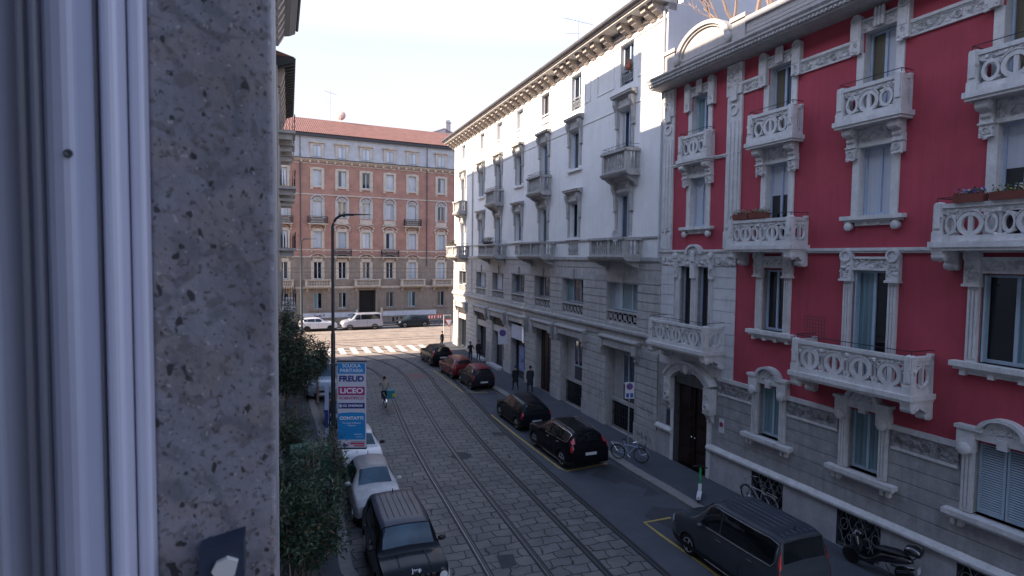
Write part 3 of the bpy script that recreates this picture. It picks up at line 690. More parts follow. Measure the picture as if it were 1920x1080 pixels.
bare_tree('bare_tree', onroof(4.4, -1.2, 15.2), 7.0, 12, 'bare shrubby tree on the roof next to the withered brown hedge', bark, .6)
# ================================================================= WHITE BUILDING
S = 1
wh = root('white_apartment_building', P0, dW, 'long white apartment house with small stone balconies, bracketed eaves and a grey stone ground floor', 'building')
WC = [3.03, 8.0, 12.0, 16.1, 20.1, 24.1, 29.3]; WE = 32.2
top = [(u-.55, u+.55, 16.12, 17.95) for u in WC]
w4 = [(u-.5, u+.5, (12.1 if i in (0, 2, 4, 6) else 12.98), 15.0) for i, u in enumerate(WC)]
w3 = [(u-.5, u+.5, (8.3 if i in (0, 2, 4, 6) else 9.3), 11.15) for i, u in enumerate(WC)]
w2 = [(1.66, 4.32, 5.2, 7.08), (6.72, 9.25, 5.2, 7.08), (10.8, 13.15, 5.2, 7.08), (14.8, 17.15, 5.2, 7.08), (18.7, 21.2, 5.2, 7.05), (22.8, 25.2, 5.2, 7.0), (28.1, 30.3, 5.2, 6.95)]
w1 = [(1.74, 4.24, 0, 3.95), (6.69, 9.3, 0, 3.9), (10.6, 12.84, 0, 3.85), (14.6, 17.1, 0, 3.8), (18.6, 21.1, 0, 3.75), (22.6, 25.0, 0, 3.75), (28.0, 30.6, 0, 3.7)]
m = MB(S); cells(m, 0, WE, 8.2, 18.3, top+w4+w3, depth=.3); m.build('plaster_wall', ['wpl', 'wpl'], wh)
m = MB(S); cells(m, 0, WE, -.2, 8.2, w2+w1, depth=.45)
courses(m, 0, WE, 5.2, 7.1, .37, w2, 0, .055, .035); courses(m, 0, WE, 7.12, 7.75, .6, [], 0, .035)
courses(m, .05, WE, .95, 4.25, .36, [(o[0]-.02, o[1]+.02, o[2], o[3]+.3) for o in w1], 0, .06, .035)
m.build('stone_wall', ['bst', 'bstt'], wh)
m = MB(S); b0 = [(0, 1.72), (4.26, 6.67), (9.32, 10.58), (12.86, 14.58), (17.12, 18.58), (21.12, 22.58), (25.02, 27.98), (30.62, WE)]
for a, b in b0: m.box(a, b, 0, .09, -.1, .92)
m.build('base_course', 'bst', wh)
m = MB(S); m.box(0.02, WE-.3, -11, -.6, -.2, 18.4); m.box(0.02, WE-.3, -.6, -.46, -.2, 18.4); m.build('house_body', 'dark', wh)
m = MB(S); m.box(-.02, 0, -11, 0, -.2, 18.6); m.box(-.02, .35, -11, -.7, 18.6, 21.8); m.box(WE, WE+.03, -11, 0, -.2, 18.6); m.build('gable_wall', mat('gable_plaster', (.52, .53, .58), .9, .05, .6, streak=.15), wh)
m = MB(S)     # courses
m.prism([(0, 4.72), (.12, 4.76), (.2, 4.86), (.2, 4.96), (.1, 5.0), (.1, 5.16), (0, 5.2)], 'u', 0, WE+.15)
m.prism([(0, 7.75), (.06, 7.75), (.06, 8.02), (.14, 8.12), (.14, 8.26), (0, 8.3)], 'u', 0, WE+.1); m.box(0, WE+.05, 0, .07, 9.1, 9.18)
m.box(0, WE, 0, .05, 4.5, 4.72); m.build('string_course', 'bstt', wh)
m = MB(S); m.box(0, WE, 0, .035, 15.1, 15.15); m.box(0, WE, 0, .05, 17.98, 18.1)
def panel(a, b, c=16.2, d=17.45, t=.03, f=.05):
    m.box(a, b, 0, t, c, c+f); m.box(a, b, 0, t, d-f, d); m.box(a, a+f, 0, t, c+f, d-f); m.box(b-f, b, 0, t, c+f, d-f)
for a, b in ((.55, 2.1), (4.1, 5.7), (6.4, 7.0), (9.2, 10.9), (13.2, 14.9), (17.3, 18.9), (21.4, 22.9), (25.6, 26.9), (27.2, 28.2), (30.5, 31.8)):
    panel(a, b); m.box(a-.05, b+.05, 0, .04, 17.56, 17.6)
m.build('moulding', 'wpl', wh)
# eaves
m = MB(S); m.prism([(-.4, 18.3), (0, 18.3), (0, 18.58), (.85, 18.62), (.85, 18.7), (.93, 18.72), (.95, 18.86), (-.4, 18.86)], 'u', -.02, WE+.75)
m.box(0, WE+.05, 0, .12, 18.3, 18.42)
m.build('eaves_cornice', mat('eaves_stone', (.46, .43, .41), .85, .15, 2, streak=.3), wh)
m = MB(S); bu = [.35, .91, 1.87, 2.75, 4.28, 5.22, 6.0, 6.75, 7.83, 8.6, 9.4, 10.7]; x = 11.5
while x < WE+.4: bu.append(x); x += .95
for x in bu:
    m.prism([(0, 18.6), (0, 18.12), (.1, 18.1), (.2, 18.2), (.42, 18.3), (.55, 18.42), (.62, 18.42), (.62, 18.6)], 'u', x-.17, x+.17); m.box(x-.2, x+.2, 0, .66, 18.54, 18.6)
m.build('eaves_brackets', mat('bracket_stone', (.36, .31, .28), .85, .2, 3, streak=.3), wh)
m = MB(S); m.lathe((-.02, 1.02, 18.84), [(.09, 0), (.09, WE+.8)], 8, 'u'); m.build('gutter', mat('copper_brown_gutter', (.09, .085, .09), .5, .2), wh)
m = MB(S); m.prism([(1.0, 18.88), (-5, 19.3), (-11, 18.88)], 'u', .3, WE+.7); m.build('roof', 'tile', wh)
m = MB(S); m.tube([(.12, .09, 8.1), (.12, .09, 18.4)], .05, 8); m.tube([(10, .09, 9.2), (10, .09, 14)], .0, 3) if 0 else None
m.build('downpipe', mat('pale_pipe', (.42, .42, .45), .5, .1), wh)
m = MB(S); m.tube([(26.4, .07, 4.8), (26.4, .07, 18.3)], .05, 8); m.build('downpipe', 'trim', wh)
# top-storey windows with little balustrades
for i, (a, b, c, d) in enumerate(top):
    sash(wh, S, a, b, c, d, -.22, 2, 'greyw' if i > 1 else 'blue', (('gb', 'gd') if i < 3 else ('gd', 'gc')))
    m = MB(S); mt = 'ironl' if i < 2 else 'wpl'
    m.box(a, b, -.1, -.06, c+.62, c+.68); m.box(a, b, -.1, -.06, c+.02, c+.07)
    for k in range(7):
        x = a+(b-a)*(k+.5)/7; m.ring(x, c+.34, .075, .05, -.1, -.07, 8, ez=2.6)
    m.build('window_rail', mt, wh)
def hood(u, z, mt='bstt'):           # pediment-like cornice on two long brackets
    m = MB(S)
    m.prism([(0, z+.5), (.1, z+.5), (.14, z+.58), (.3, z+.62), (.3, z+.68), (.34, z+.72), (0, z+.78)], 'u', u-.92, u+.92)
    m.box(u-.78, u+.78, 0, .07, z+.1, z+.5); m.prism([(0, z), (.04, z), (.14, z+.12), (.14, z+.2), (0, z+.26)], 'u', u-.5, u+.5)
    for s_ in (-1, 1):
        c = u+s_*.68; m.prism([(0, z-.72), (.06, z-.74), (.1, z-.5), (.12, z), (.26, z+.3), (.26, z+.5), (0, z+.5)], 'u', c-.11, c+.11)
        m.box(c-.13, c+.13, 0, .11, z-.78, z-.7); m.box(u+s_*.5 if s_ > 0 else u-.72, u+.72 if s_ > 0 else u-.5, 0, .04, z-2.9 if 0 else z-1.9, z)
    m.build('window_surround', mt, wh)
for i, u in enumerate(WC):
    hood(u, 15.0); hood(u, 11.15)
    # stiles down to the sill
    bal = i in (0, 2, 4, 6)
    m = MB(S)
    for (zb, zt) in ((12.1 if bal else 12.98, 13.3), (8.3 if bal else 9.3, 9.4)):
        for s_ in (-1, 1): x0, x1 = sorted((u+s_*.5, u+s_*.72)); m.box(x0, x1, 0, .038, zb, zt)
        if not bal: m.box(u-.8, u+.8, 0, .14, zb-.12, zb)
    m.build('window_sill', 'wpl', wh)
    a, b, c, d = w4[i]; sash(wh, S, a, b, c, d, -.24, 2, 'blue' if i < 3 else 'greyw', ('gb', 'gd') if i % 2 else ('gd', 'gb'))
    a, b, c, d = w3[i]; sash(wh, S, a, b, c, d, -.24, 2, 'blue', ('gt', 'gd') if i % 2 else ('gd', 'gb'))
m = MB(S); louvers(m, 2.53, 2.75, 12.1, 14.98, -.18); louvers(m, 3.28, 3.53, 12.1, 14.98, -.18); m.build('shutters', 'whitew', wh)
m = MB(S); louvers(m, 7.5, 7.68, 9.32, 11.13, -.18); louvers(m, 8.32, 8.5, 9.32, 11.13, -.18); m.build('shutters', 'whitew', wh)
BP = [(.045, 0), (.045, .06), (.03, .08), (.055, .22), (.06, .3), (.028, .48), (.03, .56), (.045, .58), (.045, .64)]
def bal_profile(h): return [(r, z*h/.64) for r, z in BP]
def stone_balcony(u0, u1, w, z0, z1, iron=False, cons=True, posts=None, rt=wh, s=S, mt='bstt'):
    b = MB(s); b.prism([(0, z0-.2), (w-.1, z0-.2), (w+.02, z0-.12), (w+.08, z0-.02), (w+.08, z0), (0, z0)], 'u', u0-.05, u1+.05); b.box(u0, u1, 0, w, z0, z0+.1)
    b.prism([(0, z1-.13), (w+.02, z1-.13), (w+.07, z1-.05), (w+.07, z1), (0, z1)], 'u', u0-.06, u0+.16); b.prism([(0, z1-.13), (w+.02, z1-.13), (w+.07, z1-.05), (w+.07, z1), (0, z1)], 'u', u1-.16, u1+.06)
    b.box(u0+.16, u1-.16, w-.17, w+.07, z1-.1, z1)
    ob = b.build('balcony', mt, rt)
    p = MB(s); h = z1-.11-z0-.1; ps = .22
    xs = posts or [u0, u1-ps]
    for x in xs: p.box(x, x+ps, w-.2, w, z0+.1, z1-.1)
    for x in (u0, u1-.16): p.box(x, x+.16, 0, .16, z0+.1, z1-.1)
    for i in range(len(xs)-1):
        a, c = xs[i]+ps, xs[i+1]; n = max(2, int((c-a)/.17))
        for k in range(n): p.lathe((a+(c-a)*(k+.5)/n, w-.1, z0+.1), bal_profile(h), 6)
    n = max(1, int((w-.36)/.17))
    for x in (u0+.08, u1-.08):
        for k in range(n): p.lathe((x, .16+(w-.36)*(k+.5)/n, z0+.1), bal_profile(h), 6)
    p.build('balustrade', mt, ob, 50)
    if cons:
        c = MB(s)
        for x in (u0+.25, u1-.25): c.prism([(0, z0-.62), (.1, z0-.62), (.16, z0-.48), (w*.5, z0-.4), (w*.75, z0-.3), (w-.05, z0-.2), (0, z0-.2)], 'u', x-.11, x+.11)
        c.build('console', mt, ob)
    if iron:
        r_ = MB(s); zz = z1+.2
        for z in (zz, z1+.06): r_.tube([(u0+.05, .02, z), (u0+.05, w-.03, z), (u1-.05, w-.03, z), (u1-.05, .02, z)], .009, 4)
        n = int((u1-u0)/.16)
        for k in range(n+1): x = u0+.05+(u1-u0-.1)*k/n; r_.tube([(x, w-.03, z1), (x+.06*(k % 2), w-.03, zz)], .007, 4)
        r_.build('iron_rail', 'iron', ob)
    return ob
stone_balcony(1.8, 3.95, .68, 12.08, 13.05, True); stone_balcony(11.0, 13.1, .66, 12.08, 13.05, True); stone_balcony(19.1, 21.2, .66, 12.08, 13.05, True); stone_balcony(28.2, 30.3, .66, 12.08, 13.05, False)
stone_balcony(1.45, 4.6, .9, 8.3, 9.15, False, posts=[1.45, 2.72, 4.38]); stone_balcony(10.3, 13.9, .88, 8.3, 9.15, False, posts=[10.3, 11.8, 13.68])
stone_balcony(18.4, 22.2, .88, 8.3, 9.15, True, posts=[18.4, 20.2, 21.98]); stone_balcony(27.6, 31.6, .88, 8.3, 9.15, True, posts=[27.6, 29.5, 31.38])
for u in (8.0, 16.1, 24.1):         # blind balusters under the sills
    m = MB(S); m.box(u-.6, u+.6, 0, .03, 8.4, 8.44)
    for k in range(7): m.lathe((u-.48+.16*k, .02, 8.42), bal_profile(.6), 6)
    m.build('blind_balusters', 'bstt', wh); 
# first-floor wide windows with pierced parapets
for i, (a, b, c, d) in enumerate(w2):
    sash(wh, S, a, b, 5.78, d, -.3, 3 if i < 4 else 2, 'bluel' if i in (0,) else 'greyw', [('gt', 'gt', 'gc'), ('gd', 'gb', 'gt'), ('gd', 'gb'), ('gd', 'gb'), ('gc', 'gw'), ('gd', 'gc'), ('gc', 'gd')][i], t=.06)
    m = MB(S); m.box(a, b, -.14, .06, 5.7, 5.78); m.box(a, b, -.1, .02, 5.2, 5.26); m.box(a, a+.08, -.1, .02, 5.26, 5.7); m.box(b-.08, b, -.1, .02, 5.26, 5.7)
    n = 6; g = (b-a-.16)/n
    for k in range(n):
        x = a+.08+g*k
        m.tube([(x, -.04, 5.26), (x+g, -.04, 5.7)], .035, 4); m.tube([(x+g, -.04, 5.26), (x, -.04, 5.7)], .035, 4); m.ring(x+g/2, 5.48, .11, .06, -.07, -.01, 10)
    m.build('pierced_parapet', 'bstt', wh)
    u = (a+b)/2; m = MB(S); m.prism([(u-.14, 7.08), (u+.14, 7.08), (u+.2, 7.6), (u-.2, 7.6)], 'w', 0, .12); m.build('keystone', 'bstt', wh)
# ground-floor entablatures
for i, (a, b, c, d) in enumerate(w1):
    m = MB(S); x0, x1 = a-.35, b+.35
    m.box(x0, x1, 0, .26, d+.1, d+.42); m.prism([(0, d+.42), (.26, d+.42), (.36, d+.5), (.36, d+.56), (0, d+.62)], 'u', x0-.06, x1+.06)
    for x in (x0+.14, x1-.14): m.box(x-.15, x+.15, 0, .32, d-.02, d+.42); m.prism([(0, d-.4), (.12, d-.36), (.2, d-.2), (.28, d-.02), (0, d-.02)], 'u', x-.1, x+.1); m.ball((x, .2, d-.24), .07, 6)
    m.build('entablature', 'bstt', wh, 30)
# ground-floor fillings
for a, b in ((1.74, 4.24), (6.69, 9.3)):
    m = MB(S); m.box(a, b, -.45, -.4, 0, 4.0); m.box(a, b, -.4, -.3, 1.35, 1.5); m.build('niche_wall', 'bst', wh)
    c = (a+b)/2-.25; f = sash(wh, S, c-.45, c+.55, 2.3, 3.75, -.34, 2, 'bluel', ('gb', 'gb'), t=.05)
    m = MB(S); m.box(c-.45, c+.55, -.4, -.36, 1.55, 2.28); m.build('window_panel', 'gutter', wh)
    g = MB(S); g.box(a+.1, b-.1, -.4, -.37, .15, 1.3); go = g.build('basement_window', 'gd', wh)
    g = MB(S)
    for k in range(16): x = a+.15+(b-a-.3)*k/15; g.tube([(x, -.3, .12), (x, -.3, 1.32)], .014, 4)
    for z in (.3, .75, 1.2): g.box(a+.1, b-.1, -.31, -.29, z, z+.03)
    g.build('iron_grille', 'iron', go)
m = MB(S); m.box(10.6, 12.84, -.42, -.36, 0, 3.85)
for k in range(4):
    for c, d in ((.1, .8), (.9, 2.2), (2.3, 3.6)): m.box(10.68+k*.55, 11.12+k*.55, -.36, -.32, c, d)
m.build('door', 'brownw', wh)
cols = [mat('shop_fabric', (.03, .026, .024), .8, .2), mat('sign_cream', (.42, .38, .36), .7, .08, 4)]
for k, (a, b) in enumerate(((14.6, 17.1), (18.6, 21.1), (22.6, 25.0), (28.0, 30.6))):
    m = MB(S); m.box(a+.05, b-.05, -.42, -.38, .25, 2.7 if k else 3.0); sp_ = m.build('shop_window', 'gd', wh)
    m = MB(S)
    for x in (a+.02, (a+b)/2-.3, b-.1): m.box(x, x+.08, -.38, -.32, 0, 3.0)
    m.box(a, b, -.38, -.3, 0, .25); m.build('frame', 'gutter', sp_)
    if k:
        m = MB(S); m.box(a, b, -.4, -.1, 3.15, 3.72); m.build('shop_blind', cols[0], wh)
        m = MB(S); m.box(a, b, -.1, -.04, 2.72, 3.17); m.build('shop_fascia', cols[1], wh)
    else:
        m = MB(S); m.box(a+.1, b-.1, .02, .08, 2.7, 3.66); m.build('shop_signboard', mat('sign_pale_blue', (.50, .53, .62), .6, .04, 3), wh)
        m = MB(S); m.box(a+.3, b-.5, -.38, -.36, .5, 2.2); m.build('shop_poster', mat('poster_lilac', (.22, .26, .48), .7, .35, 9), wh)
m = MB(S)
for a, b in ((18.6, 21.1), (22.6, 25.0)): m.box(a-.1, b+.1, 0, .5, -.02, .28)
m.build('shop_step', 'plinth', wh)
# graffiti scrawls (spray paint)
gm = MB(S); rg = random.Random(5)
def scrawl(mb, u0, z0, n, sz, w=.055, r=.012):
    for i in range(n):
        x = u0+i*sz*.8; pts = [(x+sz*rg.uniform(0, .8), w, z0+sz*rg.uniform(0, 1.1)) for _ in range(5)]
        q = []
        for k in range(len(pts)-1):
            for t in range(3): q.append(tuple(pts[k][j]+(pts[k+1][j]-pts[k][j])*t/3+(.03*sz if j != 1 else 0)*math.sin(t*2+k) for j in range(3)))
        mb.tube(q, r, 4)
scrawl(gm, 4.5, 1.3, 5, .35); scrawl(gm, .35, 1.5, 4, .34); scrawl(gm, .3, .3, 4, .34, .1); scrawl(gm, 9.4, 1.5, 3, .3)
gm.build('graffiti', mat('spray_paint', (.15, .135, .135), .7, .1), wh)
gm = MB(S); rg = random.Random(9); scrawl(gm, 14.9, 1.1, 6, .34, -.34, .02); gm.build('graffiti', mat('spray_paint_blue', (.30, .36, .62), .7, .1), wh)
# satellite dish on the wide balcony
m = MB(S); m.lathe((2.15, .86, 9.22), [(.02, .0), (.18, .03), (.27, .09), (.29, .1), (.26, .11), (.1, .06)], 18, 'w'); m.tube([(2.15, .8, 9.0), (2.15, .8, 9.2)], .02, 6)
tag(place(m.build('satellite_dish', mat('dish_grey', (.5, .5, .52), .5, .05)), wh), 'small pale satellite dish fixed on the long stone balcony of the white house', 'satellite dish')
m = MB(S); m.lathe((2.9, .0, 16.75), [(.1, 0), (.15, .08), (.14, .22)], 10); 
pot = place(m.build('flower_pot', mat('terracotta_pot', (.35, .12, .07), .8, .1)), wh); tag(pot, 'orange flower pot on the top-floor window rail of the white house', 'flower pot')
m = MB(S); foliage(m, 2.7, 3.1, 16.95, 17.15, .0, 26, rng, .07); m.build('plant', mat('pot_plant', (.30, .12, .07), .8, .3), pot)
# TV aerial on the roof
def aerial(name, loc, h, label, w=.9, s=1):
    m = MB(1, 1); m.tube([(0, 0, -1.2), (0, 0, h)], .022*s, 5); 
    m.tube([(-w, 0, h*.98), (w, .2, h*.86)], .014*s, 4)
    for i in range(9): t = -1+i/4; m.tube([(t*w, -.22, h*.92-t*h*.06), (t*w, .22, h*.92-t*h*.06)], .009*s, 4)
    m.tube([(-w*.9, 0, h*.62), (.1, 0, h*.62)], .012*s, 4)
    o = m.build('aerial', mat('aerial_metal', (.35, .34, .36), .5, .1, metal=.5)); o.location = loc
    return tag(o, label, 'aerial')
def onW(u, w, z): return ((P0[0]+dW[0]*u+nW[0]*w)*K, (P0[1]+dW[1]*u+nW[1]*w)*K, z*K)
aerial('aerial', onW(10.2, -1.2, 19.6), 2.6, 'thin television aerial standing on the roof of the white house')
for (u0, ww, z, lb) in ((29.9, .75, 9.15, 'clump of potted plants on the far end balcony of the white house'), (20.4, .7, 9.15, 'row of potted plants on the second long balcony of the white house')):
    m = MB(S)
    for i in range(5): m.lathe((u0-.8+i*.4, ww, z), [(.08, 0), (.11, .16)], 8)
    o = place(m.build('potted_plants', mat('old_pots', (.12, .07, .055), .8, .2)), wh); tag(o, lb, 'potted plants')
    m = MB(S); rg = random.Random(int(u0))
    for _ in range(420):
        c = Vector((u0+rg.uniform(-1.0, 1.0), ww+rg.uniform(-.15, .2), z+.12+rg.random()*.35)); d = Vector((rg.uniform(-1, 1), rg.uniform(-1, 1), rg.uniform(-.2, 1))).normalized()*.12; e = d.cross(Vector((0, 0, 1)))*.25
        m.face([c, c+d*.5+e, c+d, c+d*.5-e])
    m.build('leaves', mat('balcony_leaves', (.05, .075, .04), .7, .3), o, recalc=False)
# ================================================================= ORANGE BRICK BUILDING
S = -1
og = root('brick_apartment_building', PO, dO, 'long orange brick apartment house with red tiled roof closing the far end of the street', 'building')
OC = [-13.2, -10.4, -6.72, -3.95, -1.17, 1.66, 4.46, 8.2, 11.2]; hwO = .47
PORT = (-2.05, -.05, 0, 4.1)
ops = []
for u in OC:
    ops += [(u-.44, u+.44, 16.15, 17.98), (u-.44, u+.44, 12.6 if u != 8.2 else 12.8, 14.45), (u-.44, u+.44, 9.05, 10.95), (u-.44, u+.44, 5.45, 7.45)]
    if u != -1.17: ops.append((u-.46, u+.46, 1.98, 3.85))
m = MB(S); cells(m, -22, 20, 8.05, 19.0, ops, depth=.25); m.build('brick_wall', ['brick', 'otrim'], og)
m = MB(S); cells(m, -22, 20, -.6, 8.05, ops+[PORT], depth=.3)
courses(m, -16, 12.5, 1.7, 7.7, .30, [(o[0]-.12, o[1]+.12, o[2]-.1, o[3]+.2) for o in ops]+[PORT], 0, .03, .03)
m.build('stone_wall', ['ostone', 'ostone'], og)
m = MB(S)
for a, b in ((-8.5, -2.4), (.45, 7.6)): m.box(a, b, 0, .06, .92, 1.5)
m.build('white_paint_band', 'paintw', og)
m = MB(S)
for x in (2.0, 2.5, 3.0): m.box(x, x+.22, .0, .02, .2, .75)
m.build('cellar_vents', 'dark', og)
m = MB(S); m.box(-22, 20, -12, -.6, -.6, 19); m.box(-22, 20, -.6, -.32, -.6, 19); m.build('house_body', 'dark', og)
m = MB(S); m.prism([(0, 19.05), (-.35, 22.0), (-12, 22.0), (-12, 19.0)], 'u', -22, 20); m.build('slate_storey', 'slate', og)
m = MB(S)
m.prism([(0, 18.85), (.1, 18.9), (.3, 19.05), (.36, 19.12), (.36, 19.2), (0, 19.3)], 'u', -22, 20); m.box(-22, 20, 0, .05, 18.6, 18.7)
for z in (15.1, 8.75, 7.95): m.box(-22, 20, 0, .07, z, z+.13)
m.box(-22, 20, 0, .09, 4.35, 4.6); m.build('string_course', 'otrim', og)
m = MB(S); x = -16
while x < 12.6: m.box(x, x+.2, 0, .3, 18.72, 19.0); x += .93
m.build('cornice_brackets', 'otrim', og)
m = MB(S); m.box(-22, 20, .3, .4, 19.15, 19.25); m.box(-22, 20, -.5, .05, 21.78, 22.12); m.build('gutter', 'gutter', og)
m = MB(S)
for x in (-8.56, 6.31): m.tube([(x, .1, 7.0), (x, .1, 22)], .06, 6)
m.build('downpipe', 'gutter', og)
m = MB(S); m.prism([(.25, 22.1), (-6, 25.0), (-12.3, 22.1)], 'u', -22.3, 20.3); m.build('roof', 'tile', og)
rgl = random.Random(2)
def arch(m, u, z, r, w=.2, t=.14, e=.45): m.ring(u, z, r, r-t, 0, w, 14, 0, 180, e)
for ci, u in enumerate(OC):
    # dormers in the slate storey
    m = MB(S); y = -.05
    m.box(u-.72, u+.72, -.5, y, 19.35, 21.0)
    m.box(u-.74, u-.46, y, y+.08, 19.35, 20.95); m.box(u+.46, u+.74, y, y+.08, 19.35, 20.95); m.box(u-.46, u+.46, y, y+.06, 20.75, 21.0); m.prism([(-.5, 21.0), (y+.2, 21.0), (y+.22, 21.12), (-.5, 21.3)], 'u', u-.84, u+.84)
    m.ball((u, y+.08, 20.98), .14, 6); m.build('dormer', 'otrim', og)
    sash(og, S, u-.46, u+.46, 19.42, 20.74, -.0, 2, 'greyw', ('gw', 'gc') if ci % 2 else ('gc', 'gw'), t=.05)
    # surrounds
    m = MB(S)
    m.box(u-.78, u-.45, 0, .08, 15.75, 18.2); m.box(u+.45, u+.78, 0, .08, 15.75, 18.2); m.box(u-.45, u+.45, 0, .08, 17.98, 18.25); m.box(u-.7, u+.7, 0, .14, 15.95, 16.13)
    m.build('window_surround', 'otrim', og)
    m = MB(S)
    zb = 12.6
    m.box(u-.8, u-.46, 0, .08, zb-.1, 14.6); m.box(u+.46, u+.8, 0, .08, zb-.1, 14.6); m.box(u-.46, u+.46, 0, .05, 14.45, 14.8); arch(m, u, 14.55, .78, .14, .16, .8); arch(m, u, 14.6, .42, .1, .1, .7); m.ball((u, .08, 14.7), .13, 6)
    m.build('window_surround', 'trim', og, 40)
    m = MB(S)
    m.box(u-.76, u-.45, 0, .07, 9.0, 11.0); m.box(u+.45, u+.76, 0, .07, 9.0, 11.0); m.box(u-.6, u+.6, 0, .06, 10.95, 11.3); arch(m, u, 11.35, .98, .22, .14, .5); arch(m, u, 11.3, .5, .12, .1, .6)
    m.box(u-.85, u+.85, 0, .12, 11.85, 11.98); m.box(u-.7, u+.7, 0, .08, 11.98, 12.45)
    for s_ in (-1, 1): m.box(u+s_*.78-.09, u+s_*.78+.09, 0, .16, 11.05, 11.3); m.box(u+s_*.66-.07, u+s_*.66+.07, 0, .12, 8.55, 8.78)
    m.build('window_surround', 'otrim', og, 40)
    m = MB(S)
    m.box(u-.74, u-.45, 0, .07, 5.4, 7.5); m.box(u+.45, u+.74, 0, .07, 5.4, 7.5); m.box(u-.55, u+.55, 0, .05, 7.45, 7.8); arch(m, u, 7.9, 1.0, .24, .16, .5); arch(m, u, 7.85, .5, .12, .1, .6); m.ball((u, .1, 8.1), .14, 6)
    m.build('window_surround', 'otrim', og, 40)
    if u != -1.17:
        m = MB(S); m.box(u-.62, u-.47, 0, .05, 1.95, 3.95); m.box(u+.47, u+.62, 0, .05, 1.95, 3.95); m.box(u-.62, u+.62, 0, .06, 3.88, 4.05); m.box(u-.85, u+.85, 0, .14, 1.78, 1.93); m.build('window_surround', 'ostone', og)
        sash(og, S, u-.46, u+.46, 1.98, 3.85, -.12, 2, 'greyw' if ci % 3 else 'bluel', ('gy', 'gd') if ci % 2 else ('gt', 'gd'), t=.06)
    gl = [('gw', 'gw'), ('gd', 'gb'), ('gb', 'gc'), ('gw', 'gc')]
    sash(og, S, u-.44, u+.44, 16.15, 17.97, -.15, 2, 'whitew', gl[(ci*3+1) % 4], t=.05)
    sash(og, S, u-.44, u+.44, zb, 14.45, -.15, 2, 'whitew', gl[(ci*5+2) % 4], t=.05)
    sash(og, S, u-.44, u+.44, 9.05, 10.95, -.15, 2, 'bluel', [('gw', 'gw'), ('gd', 'gw'), ('gw', 'gw'), ('gc', 'gc')][ci % 4], t=.05)
    sash(og, S, u-.44, u+.44, 5.45, 7.45, -.15, 2, 'whitew' if ci < 6 else 'bluel', ('gd', 'gd') if ci < 6 else ('gc', 'gw'), t=.06)
def iron_balcony(u, z, hw, h=.8, w=.55):
    b = MB(S); b.box(u-hw, u+hw, 0, w, z-.12, z); b.box(u-hw+.15, u-hw+.3, 0, w*.7, z-.35, z-.12); b.box(u+hw-.3, u+hw-.15, 0, w*.7, z-.35, z-.12)
    o = b.build('balcony', 'otrim', og); m = MB(S); n = 17
    for k in range(n): x = u-hw+.03+(2*hw-.06)*k/(n-1); m.box(x-.012, x+.012, w-.05, w-.03, z, z+h); 
    for k in range(n-1): x = u-hw+.03+(2*hw-.06)*(k+.5)/(n-1); m.ring(x, z+h*.45, .07, .045, w-.05, w-.03, 8)
    for zz in (z+.05, z+h*.75, z+h): m.box(u-hw, u+hw, w-.06, w-.02, zz-.02, zz+.02)
    for s_ in (-1, 1):
        for k in range(5): m.box(u+s_*hw-.012, u+s_*hw+.012, .05+w*.18*k, .075+w*.18*k, z, z+h)
    m.build('railing', 'iron', o); return o
for u, z, hw in ((-6.72, 11.85, 1.08), (4.46, 11.9, 1.05), (-3.95, 8.1, 1.0), (1.66, 8.1, 1.05), (-10.4, 11.8, 1.0)): iron_balcony(u, z, hw)
for u, hw in ((-10.8, 1.4), (-6.7, 1.45), (-1.1, 1.5), (4.46, 1.5), (8.3, 1.25)): stone_balcony(u-hw, u+hw, .7, 4.62, 5.42, False, True, [u-hw, u+hw-.22], og, S, 'otrim')
# carriage entrance
m = MB(S); m.box(-2.35, -2.05, 0, .12, 0, 4.2); m.box(-.05, .25, 0, .12, 0, 4.2); m.box(-2.35, .25, 0, .14, 4.1, 4.35); m.build('portal_surround', 'ostone', og)
m = MB(S); m.box(-1.9, -.2, -.32, -.3, 0, 4.1); m.build('portal_recess', 'dark', og)
m = MB(S); m.box(-2.0, -1.86, -.3, -.24, 0, 4.0); m.box(-.24, -.1, -.3, -.24, 0, 4.0); m.build('gate_leaf', 'brownw', og)
m = MB(S); m.box(.5, .82, .06, .1, 1.0, 1.95); m.build('notice_board', mat('cream_notice', (.5, .42, .28), .7, .1), og)
m = MB(S); m.box(-2.42, -2.2, .14, .18, 1.1, 1.8); m.build('notice_board', 'paintw', og)
gm = MB(S); rg = random.Random(21); scrawl(gm, -7.2, 1.05, 5, .3, .075, .03); scrawl(gm, -3.4, 1.0, 3, .28, .075, .02); gm.build('graffiti', mat('spray_paint_far', (.05, .045, .05), .7, .1), og)
def onO(u, w, z): return ((PO[0]+dO[0]*u+nO[0]*w)*K, (PO[1]+dO[1]*u+nO[1]*w)*K, z*K)
m = MB(1, 1); m.lathe((0, 0, 1.25), [(.04, 0), (.4, .1), (.62, .25), (.64, .27), (.58, .3), (.1, .16)], 20, 'w'); m.tube([(0, .1, 0), (0, .1, 1.3)], .04, 6)
o = m.build('satellite_dish', mat('dish_rose', (.55, .38, .34), .6, .08)); o.location = onO(-3.15, -5.6, 24.6); tag(o, 'round pinkish satellite dish on the ridge of the far red tiled roof', 'satellite dish')
aerial('aerial', onO(-4.4, -5.5, 24.8), 4.2, 'thin tall aerial on the ridge of the far red tiled roof', .8, 1.2)
